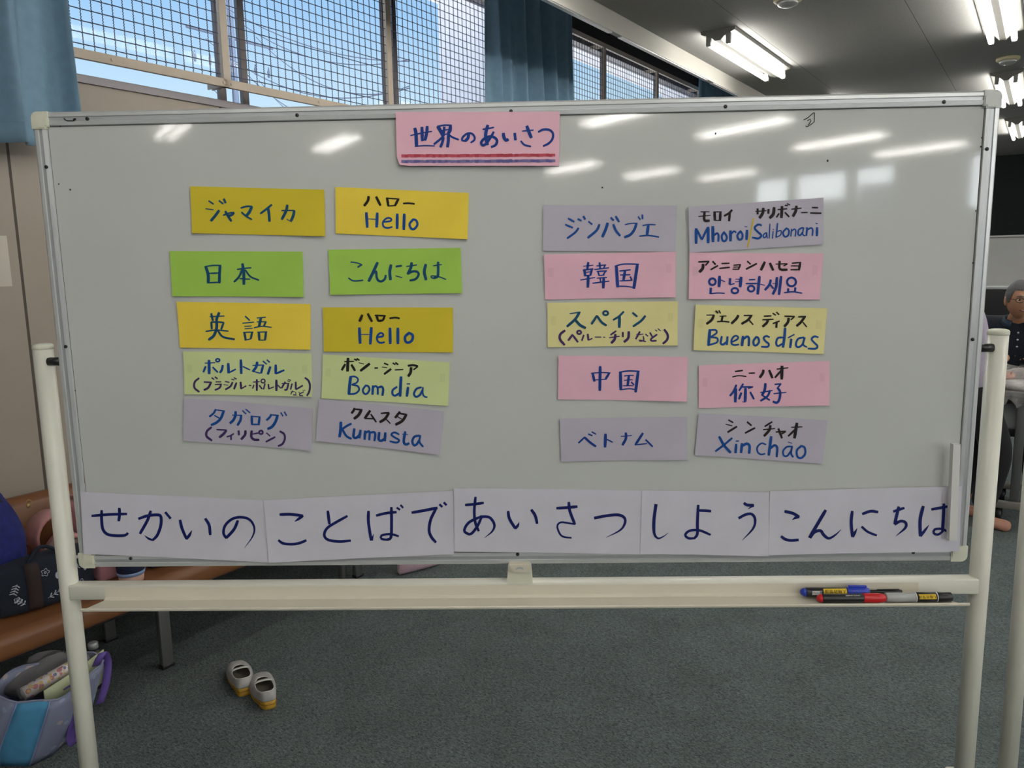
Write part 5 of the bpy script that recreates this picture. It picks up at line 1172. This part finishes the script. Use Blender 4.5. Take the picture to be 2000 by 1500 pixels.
# purple straps: one hanging down the right side, one looping at the far end
def webbing(pts, w, wd, par=tote):
    wd = Vector(wd).normalized() * w / 2; L = catmull([Vector(p) for p in pts], .02)
    solidify(link('strap', MB().grid([[p - wd for p in L], [p + wd for p in L]]), M['purple'], par), .004)
s1 = [on_z(132, 1342, RZ + .01), on_z(150, 1336, RZ + .020), on_z(143, 1375, .17) + V*.02, on_z(131, 1430, .07) + V*.02, on_z(135, 1446, .045) + V*.03, on_z(148, 1420, .09) + V*.03, on_z(160, 1375, .16) + V*.02]
webbing(s1, .030, U * .8 - V * .3)
s2 = [on_z(188, 1300, RZ), on_z(200, 1275, RZ + .035), on_z(207, 1290, .225) + V*.01, on_z(200, 1330, .16) + V*.02, on_z(188, 1370, .10) + V*.02]
webbing(s2, .022, U * .5 + V * .2)
# contents
def C_(p0, p1, z0, z1): return on_z(*p0, z0), on_z(*p1, z1)
a_, b_ = C_((45, 1356), (166, 1288), .215, .245)
rs = thing('sticker_roll', 'clear tube of colourful printed stickers standing out of the tote bag', 'roll', (a_ + b_) / 2)
link('printed_roll', MB().tube([a_, b_], .020, 18), spotted('sticker_print', (0.66, 0.60, 0.56, 1), [((0.42, 0.06, 0.09, 1), 0.0), ((0.06, 0.07, 0.30, 1), 2.2), ((0.62, 0.40, 0.06, 1), 4.4)], 42, .30, .4), rs)
link('clear_sleeve', MB().tube([a_ - (b_-a_)*.04, b_ + (b_-a_)*.04], .0225, 18), M['plastic'], rs)
a_, b_ = C_((84, 1350), (204, 1270), .238, .262)
a_, b_ = a_ - V*.012, b_ - V*.012
d_ = (b_ - a_).normalized(); n_ = d_.cross(Vector((0, 0, 1))).normalized()
ff = MB(); hh = Vector((0, 0, 1)) * .10
ff.grid([[a_ + n_*.012, a_.lerp(b_, .5) + n_*.016, b_ + n_*.004], [a_ + n_*.012 - hh, a_.lerp(b_, .5) + n_*.012 - hh, b_ - hh]])
fo = link('clear_file', ff, M['limefile']); solidify(fo, .004)
tag(fo, 'pale lime plastic file tucked along the front of the tote bag', 'file')
fc = on_z(95, 1312, .20)
ft = thing('fleece', 'grey fleece bundled inside the tote bag', 'cloth', fc)
mb = sack(.24, .10, .10, 12, n=22, m_=10, top=.45, lump=.10); Rm = Matrix.Translation(fc - Vector((0, 0, .05))) @ Matrix.Rotation(-TH - .28, 4, 'Z')
mb.v = [Rm @ p for p in mb.v]; link('folded_cloth', mb, M['greyfleece'], ft)
bt = on_z(184, 1283, .20); btl = thing('bottle', 'small dark bottle with white label at the far end of the tote bag', 'bottle', bt - Vector((0, 0, .10)))
link('bottle_body', MB().lathe([(.022, -.10), (.024, -.095), (.024, .01), (.018, .03)], 20, M=Matrix.Translation(bt)), M['black'], btl)
link('bottle_label', MB().lathe([(.0245, -.06), (.0245, .0)], 20, M=Matrix.Translation(bt)), M['chalkwhite'], btl)
link('bottle_cap', MB().lathe([(.015, .03), (.015, .047), (.012, .05)], 20, M=Matrix.Translation(bt)), M['frame_dark'], btl)
# ------------------------------------------------------------------ people
M['skin'] = mat('skin', (0.43, 0.225, 0.135, 1), 0.5, 0.4, var=.05, vscale=14)
M['skin2'] = mat('skin_pale', (0.44, 0.22, 0.15, 1), 0.5, 0.4, var=.05, vscale=14)
M['hair'] = mat('grey_hair', (0.085, 0.085, 0.088, 1), 0.6, var=.35, vscale=60, stretch=(4, 4, .6))
M['hair_b'] = mat('black_hair', (0.012, 0.010, 0.010, 1), 0.5)
M['polo'] = mat('navy_polo', (0.012, 0.017, 0.028, 1), 0.85, var=.15, vscale=60)
M['polo_c'] = mat('teal_navy_collar', (0.010, 0.028, 0.048, 1), 0.8)
M['trouser'] = mat('black_trousers', (0.009, 0.009, 0.011, 1), 0.9)
M['lavender'] = mat('lavender_shirt', (0.42, 0.37, 0.47, 1), 0.85, var=.05, vscale=30)
M['lav_d'] = mat('dark_mauve_cuff', (0.085, 0.065, 0.105, 1), 0.8)
M['eye'] = mat('eye_white', (0.55, 0.52, 0.48, 1), 0.3); M['iris'] = mat('dark_iris', (0.012, 0.008, 0.006, 1), 0.2)
M['lip'] = mat('lip', (0.24, 0.085, 0.065, 1), 0.5); M['teeth'] = mat('teeth', (0.55, 0.50, 0.42, 1), 0.4)
M['lens'] = M['glass']; M['button'] = mat('pearl_button', (0.42, 0.42, 0.42, 1), 0.3)
def skin_mb(chains, sub=2):
    """chains: list of [(point, radius or (rx, ry)), ...]; shared points join.  Returns a builder with the grown surface"""
    idx = {}; vs_ = []; rad = []; ed = []
    for ch in chains:
        prev = None
        for p, r in ch:
            k = tuple(round(c, 4) for c in p)
            if k not in idx: idx[k] = len(vs_); vs_.append(p); rad.append(r if isinstance(r, tuple) else (r, r))
            if prev is not None and prev != idx[k] and (prev, idx[k]) not in ed: ed.append((prev, idx[k]))
            prev = idx[k]
    me = bpy.data.meshes.new('s'); me.from_pydata([tuple(p) for p in vs_], ed, []); o = bpy.data.objects.new('s', me); COL.objects.link(o)
    sk = o.modifiers.new('skin', 'SKIN'); sk.use_smooth_shade = True; sk.branch_smoothing = .4
    for i, s in enumerate(me.skin_vertices[0].data): s.radius = rad[i]; s.use_root = (i == 0)
    sb = o.modifiers.new('sub', 'SUBSURF'); sb.levels = sub; sb.render_levels = sub
    ev = bpy.data.meshes.new_from_object(o.evaluated_get(bpy.context.evaluated_depsgraph_get()))
    mb = MB(); mb.mesh(ev); bpy.data.objects.remove(o); bpy.data.meshes.remove(me); bpy.data.meshes.remove(ev); return mb
def fuse(mb, voxel=.006):
    """one continuous closed surface from overlapping ones"""
    me = bpy.data.meshes.new('f'); me.from_pydata([tuple(p) for p in mb.v], [], mb.f); me.update()
    bm = bmesh.new(); bm.from_mesh(me); bmesh.ops.recalc_face_normals(bm, faces=bm.faces); bm.to_mesh(me); bm.free()
    o = bpy.data.objects.new('f', me); COL.objects.link(o)
    r = o.modifiers.new('r', 'REMESH'); r.mode = 'VOXEL'; r.voxel_size = voxel; r.use_smooth_shade = True
    s = o.modifiers.new('s', 'SMOOTH'); s.factor = .5; s.iterations = 2
    ev = bpy.data.meshes.new_from_object(o.evaluated_get(bpy.context.evaluated_depsgraph_get()))
    out = MB(); out.mesh(ev); bpy.data.objects.remove(o); bpy.data.meshes.remove(me); bpy.data.meshes.remove(ev); return out
def g_(x, s): return math.exp(-(x/s)**2)
def head_point(th, ph, sc=1.0, grow=0.0):
    """th 0..pi from the crown, ph around; face looks along -y"""
    z = cos(th); s = sin(th); x = s*sin(ph); y = -s*cos(ph)
    zz = z * .118
    wx = .076 + grow; dy = .096 + grow
    if z < 0: wx *= 1 - .22*(-z)**2.2; dy_f = dy * (1 - .08*(-z)); dy_b = dy * (1 - .45*(-z)**1.2)
    else: dy_f = dy_b = dy
    X = x * wx; Y = y * (dy_f if y < 0 else dy_b); Zc = zz * (1 + grow/.118)
    if y < 0:
        f = -y; face = f ** 2
        Y += .010*face*g_(z-.2, .5)*-0 
        Y -= .024 * g_(X, .013) * g_(zz + .018, .020) * face * (1 if zz < .01 else g_(zz - .01, .03))  # nose
        Y -= .010 * g_(X, .017) * g_(zz + .030, .012) * face
        Y -= .007 * g_(zz - .030, .013) * g_(abs(X) - .028, .026) * face               # brow
        Y += .012 * (g_(X - .031, .017) + g_(X + .031, .017)) * g_(zz - .010, .015) * face   # sockets
        Y -= .006 * (g_(X - .045, .018) + g_(X + .045, .018)) * g_(zz + .018, .020) * face   # cheeks
        Y -= .008 * g_(X, .026) * g_(zz + .058, .014) * face                           # mouth
        Y += .006 * g_(X, .026) * g_(zz + .058, .004) * face
        Y -= .012 * g_(X, .024) * g_(zz + .098, .020) * face                           # chin
    return Vector((X, Y, Zc)) * sc
def head_mb(sc, Mx):
    rows = [[head_point(pi*(i+.001)/48.002, 2*pi*k/56, sc) for k in range(56)] for i in range(49)]
    mb = MB(); mb.grid(rows, wrap=True)
    for s in (-1, 1):
        mb.sphere((s*.077*sc, .008*sc, -.004*sc), (.011*sc, .019*sc, .032*sc), 14)
        mb.sphere((s*.078*sc, .004*sc, -.028*sc), (.008*sc, .010*sc, .012*sc), 10)
    mb.v = [Mx @ p for p in mb.v]; return mb
def hair_mb(sc, Mx, front=.062, side=-.012, back=-.075, grow=.009):
    mb = MB(); rows = []; NP = 64
    for i in range(27):
        row = []
        for k in range(NP):
            ph = 2*pi*k/NP; c = cos(ph)
            lim = front*max(0, c)**.6 + (side if abs(c) < .6 else 0)*(1-max(0, c)) + back*max(0, -c)**.7 if c < .35 else side + (front - side)*min(1, (c-.35)/.30)
            if c < .35: lim = side + (back - side) * min(1, max(0, (.0 - c)/.6))
            tmax = math.acos(max(-1, min(1, lim/.118)))
            th = tmax * (i + .02) / 26
            gr = grow * (1.15 - .75*(i/26)**4) + .0012*sin(ph*23 + i)*(i/26)
            row.append(head_point(th, ph, sc, gr))
        rows.append(row)
    mb.grid(rows, wrap=True); mb.v = [Mx @ p for p in mb.v]; return mb
def face_parts(par, sc, Mx, glasses=True, smile=True):
    def on_face(x, z, off=0.0):
        best = None
        for i in range(10, 40):
            for k in range(-14, 15):
                p = head_point(pi*i/48, 2*pi*k/90, sc); d = (p.x - x)**2 + (p.z - z)**2
                if best is None or d < best[0]: best = (d, p)
        return Vector((x, best[1].y - off, z))
    for s in (-1, 1):
        c = on_face(s*.031*sc, .010*sc, -.006*sc)
        e = MB().sphere(c, (.0125*sc, .010*sc, .0075*sc), 14); e.v = [Mx @ p for p in e.v]; eo = link('eye', e, M['eye'], par)
        ir = MB().sphere(c + Vector((0, -.0088*sc, 0)), (.0056*sc, .0022*sc, .0056*sc), 12); ir.v = [Mx @ p for p in ir.v]; link('iris', ir, M['iris'], eo)
        br = MB().tube([on_face(s*x*sc, z*sc, .001) for x, z in ((.014, .030), (.028, .035), (.046, .029))], [.0028*sc, .0036*sc, .002*sc], 6); br.v = [Mx @ p for p in br.v]; link('eyebrow', br, M['hair'], par)
    mp = [on_face(x*sc, z*sc, .0012) for x, z in ((-.026, -.053), (-.013, -.0585), (0, -.060), (.013, -.0585), (.026, -.053))]
    lp = MB().tube(mp, [.002, .0045, .0052, .0045, .002], 8); lp.v = [Mx @ p for p in lp.v]; link('lips', lp, M['lip'], par)
    if smile:
        th = MB().tube([p + Vector((0, -.0028, .0022)) for p in mp[1:4]], [.002, .003, .002], 6); th.v = [Mx @ p for p in th.v]; link('teeth', th, M['teeth'], par)
    if glasses:
        fr = MB(); y0 = on_face(.031*sc, .034*sc, .004).y - .004
        for s in (-1, 1):
            fr.tube([(s*.032*sc + .023*sc*cos(a)*(1 if abs(cos(a)) < .9 else 1), y0 + .004*abs(cos(a)), .009*sc + .0155*sc*sin(a)) for a in [2*pi*k/24 for k in range(24)]], .0019, 6, closed=True)
            fr.tube([(s*.055*sc, y0 + .003, .013*sc), (s*.074*sc, y0 + .03, .014*sc), (s*.080*sc, .006*sc, .012*sc)], .0013, 6)
        fr.tube([(-.009*sc, y0, .012*sc), (0, y0 - .003, .015*sc), (.009*sc, y0, .012*sc)], .0013, 6)
        fr.v = [Mx @ p for p in fr.v]; gl = link('glasses', fr, M['brown'], par)
        for s in (-1, 1):
            le = MB().sphere((s*.032*sc, y0 + .001, .009*sc), (.022*sc, .0008, .0148*sc), 20); le.v = [Mx @ p for p in le.v]; link('lens', le, M['lens'], gl)
def hand_chains(w, d, up, side, r=.0105, curl=.35, L=.085):
    """wrist w, pointing d, palm normal up, thumb to the side"""
    d = Vector(d).normalized(); up = Vector(up).normalized(); sd = d.cross(up).normalized() * side
    ch = []; palm = w + d * .045
    ch.append([(tuple(w), (.025, .019)), (tuple(palm), (.034, .019)), (tuple(w + d*.078), (.035, .018))])
    kn = w + d * .078
    for i, (o, l) in enumerate(((.030, .92), (.010, 1.0), (-.011, .95), (-.030, .75))):
        b = kn + sd*o + d*.004; c = []
        c.append((tuple(kn), (.035, .018)))
        ang = 0; p = b; c.append((tuple(p), r*1.05))
        for seg, f in ((.42, .5), (.32, 1.0), (.26, 1.3)):
            ang += curl*f; q = p + (d*cos(ang) - up*sin(ang)) * L * l * seg; c.append((tuple(q), r*(.95 - .1*f))); p = q
        ch.append(c)
    tb = w + d*.020 + sd*.024
    ch.append([(tuple(palm), (.034, .019)), (tuple(tb + d*.012), .0125), (tuple(tb + d*.042 + sd*.020), .0105), (tuple(tb + d*.066 + sd*.022 - up*.008), .0085)])
    return ch
# the seated man behind the table
man = local_thing('person', 'man with grey hair and glasses in a navy polo leaning on folded arms', 'person', .752, 4.34, 0)
Hc = Vector((.0, -.265, 1.150)); Hm = Matrix.Translation(Hc) @ Matrix.Rotation(radians(20), 4, 'Z') @ Matrix.Rotation(radians(4), 4, 'X')
pel, wai, che, nb = (0, .02, .52), (0, -.02, .70), (0, -.12, .925), (0, -.20, 1.025)
SHL, ELL, WRL = (.195, -.165, 1.000), (.265, -.37, .775), (.015, -.475, .770)
SHR, ELR, WRR = (-.195, -.165, 1.000), (-.265, -.35, .790), (-.02, -.44, .835)
core = [[(pel, (.12, .09)), (wai, (.11, .082)), (che, (.118, .080)), (nb, (.058, .058)), (tuple(Hc + Vector((0, .035, -.06))), (.054, .054))],
        [(che, (.118, .080)), (SHL, .055), (ELL, .044), (WRL, (.029, .024))], [(che, (.118, .080)), (SHR, .055), (ELR, .044), (WRR, (.029, .024))]]
legs = []
for s in (-1, 1):
    legs.append([(pel, (.12, .09)), ((s*.10, -.02, .50), .075), ((s*.13, -.40, .49), .060), ((s*.13, -.37, .10), .040), ((s*.13, -.40, .045), .038), ((s*.135, -.52, .030), (.042, .026))])
bdy = skin_mb(core + legs)
hnd = skin_mb(hand_chains(Vector(WRL), (-1, -.12, .02), (0, 0, 1), 1, curl=.25) )
hnd2 = skin_mb(hand_chains(Vector(WRR), (1, -.02, -.10), (0, 0, 1), -1, curl=.25))
for h in (hnd, hnd2, head_mb(.90, Hm)): bdy.add(h.v, h.f, 0, True)
def person_part(nm, mb, mt, par, xf, lab=None, **k):
    mb.v = [xf @ p for p in mb.v]; o = link(nm, mb, mt, par); 
    if lab: o['label'] = lab
    return o
def place_face(par, sc, Mx, **k): face_parts(par, sc, wm(par) @ Mx, **k)
X4 = wm(man)
person_part('body', fuse(bdy, .0042), M['skin'], man, X4)
person_part('hair', hair_mb(.90, Hm, front=.066), M['hair'], man, X4)
place_face(man, .90, Hm)
sh = skin_mb([[((0, .02, .55), (.172, .14)), (wai, (.168, .14)), (che, (.176, .138)), ((0, -.185, 1.022), (.128, .104))],
              [(che, (.176, .136)), (SHL, .080), ((.238, -.285, .875), .070)], [(che, (.176, .136)), (SHR, .080), ((-.238, -.278, .882), .070)]])
person_part('polo_shirt', sh, M['polo'], man, X4)
col = MB()
for r0, r1, z0, z1 in ((.076, .088, 1.035, .985),):
    rows = []
    for (r, z, w) in ((.066, 1.042, 0), (.072, 1.056, 0), (.088, 1.022, 1)):
        row = []
        for k in range(25):
            a = -pi/2 + .42 + (2*pi - .84)*k/24
            row.append((r*cos(a)*1.02, -.205 + r*sin(a)*.95 - .012*w*g_(k/24-.0, .2) - .012*w*g_(k/24-1, .2), z - .028*g_(k/24, .16) - .028*g_(k/24-1, .16)))
        rows.append(row)
    col.grid(rows)
cobj = person_part('collar', col, M['polo_c'], man, X4); solidify(cobj, .004)
for i in range(3):
    y = -.262 - .006*i; b_ = MB().sphere((.004, y - .004, (.962 - .040*i)), (.0055, .003, .0055), 10); person_part('button', b_, M['button'], man, X4)
tr = skin_mb([[((0, .02, .56), (.165, .13)), (pel, (.172, .138)), ((s*.10, -.02, .50), .098), ((s*.13, -.40, .49), .074), ((s*.13, -.37, .12), .056)] for s in (-1, 1)])
person_part('trousers', tr, M['trouser'], man, X4)
wt = MB(); wdir = (Vector(WRL) - Vector(ELL)).normalized(); wc = Vector(WRL) - wdir*.028
n1 = wdir.cross(Vector((0, 0, 1))).normalized(); n2 = n1.cross(wdir)
wt.tube([wc + (n1*.0345*cos(a) + n2*.030*sin(a)) for a in [2*pi*k/20 for k in range(20)]], .008, 6, closed=True)
wo = person_part('watch', wt, M['black'], man, X4)
fc_ = wc - n1*.030 + n2*.016
wf = MB().sphere(wc + Vector((0, -.030, .014)), (.019, .012, .019), 14); person_part('watch_face', wf, M['black'], wo, X4)
# chair under him
ch_ = local_thing('folding_chair', 'dark chair under the seated man behind the table', 'chair', .752, 4.34, 0)
link('seat', MB().bbox((-.20, -.18, .385), (.20, .20, .415), .012), M['black'], ch_, world=False)
link('backrest', MB().bbox((-.20, .235, .62), (.20, .26, .82), .010), M['black'], ch_, world=False)
for s in (-1, 1):
    link('frame_tube', MB().tube([(s*.205, -.22, .011), (s*.205, .245, .84)], .011, 8), M['chrome'], ch_, world=False)
    link('frame_tube', MB().tube([(s*.222, .26, .011), (s*.222, -.10, .40)], .011, 8), M['chrome'], ch_, world=False)
# the standing child, mostly behind the whiteboard: local -y looks to the right of the picture
kid = thing('person', 'person in a lavender shirt and black trousers standing behind the right edge of the whiteboard', 'person', UV(3.43, .622), pi/2 - TH); kid.scale = (1.07, 1.07, 1.07)
Hk = Vector((0, .145, 1.235)); Hkm = Matrix.Translation(Hk) @ Matrix.Rotation(-.12, 4, 'X')
kp, kw, kc, kn_ = (0, .04, .72), (0, .055, .86), (0, .065, 1.00), (0, .085, 1.09)
kl = [[(kp, (.09, .075)), (kw, (.08, .065)), (kc, (.085, .065)), (kn_, (.042, .042)), (tuple(Hk + Vector((0, .03, -.05))), (.042, .042))]]
arm = {}
for s in (-1, 1):
    S, E_, W_ = (s*.145, .085, 1.045), (s*.175, .10, .85), (s*.165, .13, .66); arm[s] = (S, E_, W_)
    kl.append([(kc, (.085, .065)), (S, .042), (E_, .034), (W_, (.024, .019))])
FT = {-1: (.10, -.115), 1: (-.02, .045)}
kleg = []
for s in (-1, 1):
    dy = -.055 if s < 0 else .055
    kleg.append([(kp, (.09, .075)), ((s*.065, dy*.4 + .03, .66), .06), ((s*.07, dy - .045, .38), .045), ((s*.075, dy + .01, .075), .031), ((s*.075, dy - .02, .035), .030), ((s*.08, dy - .125, .022), (.034, .019))])
kb = skin_mb(kl + kleg)
for s in (-1, 1):
    h = skin_mb(hand_chains(Vector(arm[s][2]), (0, -.25, -.95), (s, 0, 0), s, r=.0075, L=.07)); kb.add(h.v, h.f, 0, True)
h = head_mb(.93, Hkm); kb.add(h.v, h.f, 0, True); XK = wm(kid)
person_part('body', fuse(kb, .0048), M['skin2'], kid, XK)
person_part('hair', hair_mb(.93, Hkm, front=.05, side=-.04, back=-.10, grow=.012), M['hair_b'], kid, XK)
place_face(kid, .93, Hkm, glasses=False, smile=False)
ks = skin_mb([[((0, .04, .655), (.138, .120)), ((0, .045, .74), (.132, .116)), (kw, (.128, .110)), (kc, (.134, .110)), ((0, .08, 1.075), (.070, .06))]] +
             [[(kc, (.134, .110)), (arm[s][0], .064), (tuple(Vector(arm[s][0]).lerp(Vector(arm[s][1]), .72)), .060)] for s in (-1, 1)])
person_part('shirt', ks, M['lavender'], kid, XK)
for s in (-1, 1):
    a, b = Vector(arm[s][0]), Vector(arm[s][1]); person_part('cuff', MB().tube([a.lerp(b, .70), a.lerp(b, .86)], [.061, .060], 16), M['lav_d'], kid, XK)
kt = skin_mb([[((0, .045, .76), (.122, .102)), (kp, (.125, .105)), ((s*.065, (-.055 if s < 0 else .055)*.4 + .03, .66), .088), ((s*.07, (-.055 if s < 0 else .055) - .045, .38), .074), ((s*.075, (-.055 if s < 0 else .055) + .01, .085), .056)] for s in (-1, 1)])
person_part('trousers', kt, M['trouser'], kid, XK)

# ------------------------------------------------------------------ work table with plastic bags
M['tabletop'] = mat('dark_table_top', (0.05, 0.055, 0.055, 1), 0.5, var=.06, vscale=6)
M['tableleg'] = mat('grey_table_leg', (0.16, 0.165, 0.165, 1), 0.4, metal=.4)
M['modesty'] = mat('pale_panel', (0.42, 0.45, 0.47, 1), 0.6)
M['footbar'] = mat('grey_foot_bar', (0.36, 0.35, 0.31, 1), 0.4, metal=.3)
tbl = local_thing('work_table', 'dark work table on casters covered with plastic bags at the right edge', 'table', .66, 3.50, 0)
TW, TD = 1.5, .46
link('table_top', MB().bbox((0, 0, .672), (TW, TD, .700), .005), M['tabletop'], tbl, world=False)
link('apron', MB().box((.03, .03, .635), (TW-.03, TD-.03, .672)), M['black'], tbl, world=False)
for x in (.15, TW-.15):
    link('leg', MB().bbox((x-.022, .045, .10), (x+.022, .085, .64), .004), M['tableleg'], tbl, world=False)
for y in (.0, TD-.04):
    fbm = link('foot_bar', MB().bbox((.055, y, .072), (TW-.055, y+.04, .110), .006), M['footbar'], tbl, world=False)
    for x in (.085, TW-.085):
        link('caster', MB().cyl((x-.014, y+.02, .036), (x+.014, y+.02, .036), .036, 18).box((x-.018, y+.008, .036), (x+.018, y+.032, .075)), M['black'], fbm, world=False).matrix_parent_inverse.identity()
for x in (.15, TW-.15): link('foot_link', MB().box((x-.02, .03, .075), (x+.02, TD-.03, .105)), M['tableleg'], tbl, world=False)
link('stretcher', MB().bbox((.04, .05, .455), (TW-.04, .08, .495), .004), M['black'], tbl, world=False)
link('modesty_panel', MB().bbox((.02, .088, .49), (TW-.02, .100, .66), .004), M['modesty'], tbl, world=False)
def bag_pile(x, y, z, W, D, H, seed, label, inner, tint):
    t = local_thing('plastic_bag', label, 'plastic bag', .66 + x, 3.50 + y, z)
    link('film', sack(D, W, H, seed, n=26, m_=8, top=.72, lump=.07), M['plastic'], t, world=False)
    c = sack(D*.88, W*.88, H*.86, seed+1, n=22, m_=6, top=.75, lump=.05); link('contents', c, inner, t, world=False); return t
M['bagwhite'] = mat('white_packets', (0.62, 0.60, 0.57, 1), 0.7, var=.15, vscale=30, stretch=(1, 1, 8))
M['bagpink'] = mat('pink_packets', (0.56, 0.29, 0.22, 1), 0.7, var=.1, vscale=30)
M['bagmauve'] = mat('mauve_packets', (0.27, 0.24, 0.27, 1), 0.7, var=.1, vscale=30)
bag_pile(.17, .108, .700, .34, .19, .055, 21, 'clear bag of white packets on the near edge of the work table', M['bagwhite'], 0)
bag_pile(.055, .115, .755, .12, .14, .032, 27, 'pink packet lying on the near white bag on the work table', M['bagpink'], 0)
bag_pile(.22, .12, .755, .16, .13, .030, 29, 'mauve packet lying beside the pink packet on the work table', M['bagmauve'], 0)
bag_pile(.20, .265, .700, .40, .11, .105, 33, 'larger clear bag of white packets in front of the seated man', M['bagwhite'], 0)
dr = MB(); rows = []
for j in range(8):
    t = j/7; rows.append([(.05 + .11*i/10 + .006*sin(i*1.7+t*4), -.006 - .010*t*(1+sin(i*1.3)), .706 - .085*t*(.75+.25*sin(i*.9+1))) for i in range(11)])
rows.insert(0, [(.05 + .11*i/10, .05, .7055) for i in range(11)])
dr.grid(rows); R = wm(tbl); dr.v = [R @ p for p in dr.v]
dro = link('plastic_sheet', dr, M['plastic']); solidify(dro, .0015); tag(dro, 'empty plastic bag hanging over the near edge of the work table', 'plastic bag')
# dark monitor cabinet behind the man
mo = local_thing('television', 'large dark screen on a stand behind the seated man', 'television', .62, 7.2, 0)
link('screen', MB().bbox((-.42, 0, .58), (.95, .06, 1.085), .006), M['blackmatte'], mo, world=False)
link('bezel', MB().bbox((-.44, .005, 1.085), (.97, .07, 1.115), .004), M['frame_dark'], mo, world=False)
link('column', MB().box((.22, .03, .05), (.32, .09, .60)), M['black'], mo, world=False)
link('base', MB().bbox((-.15, -.22, 0), (.68, .30, .05), .01), M['black'], mo, world=False)
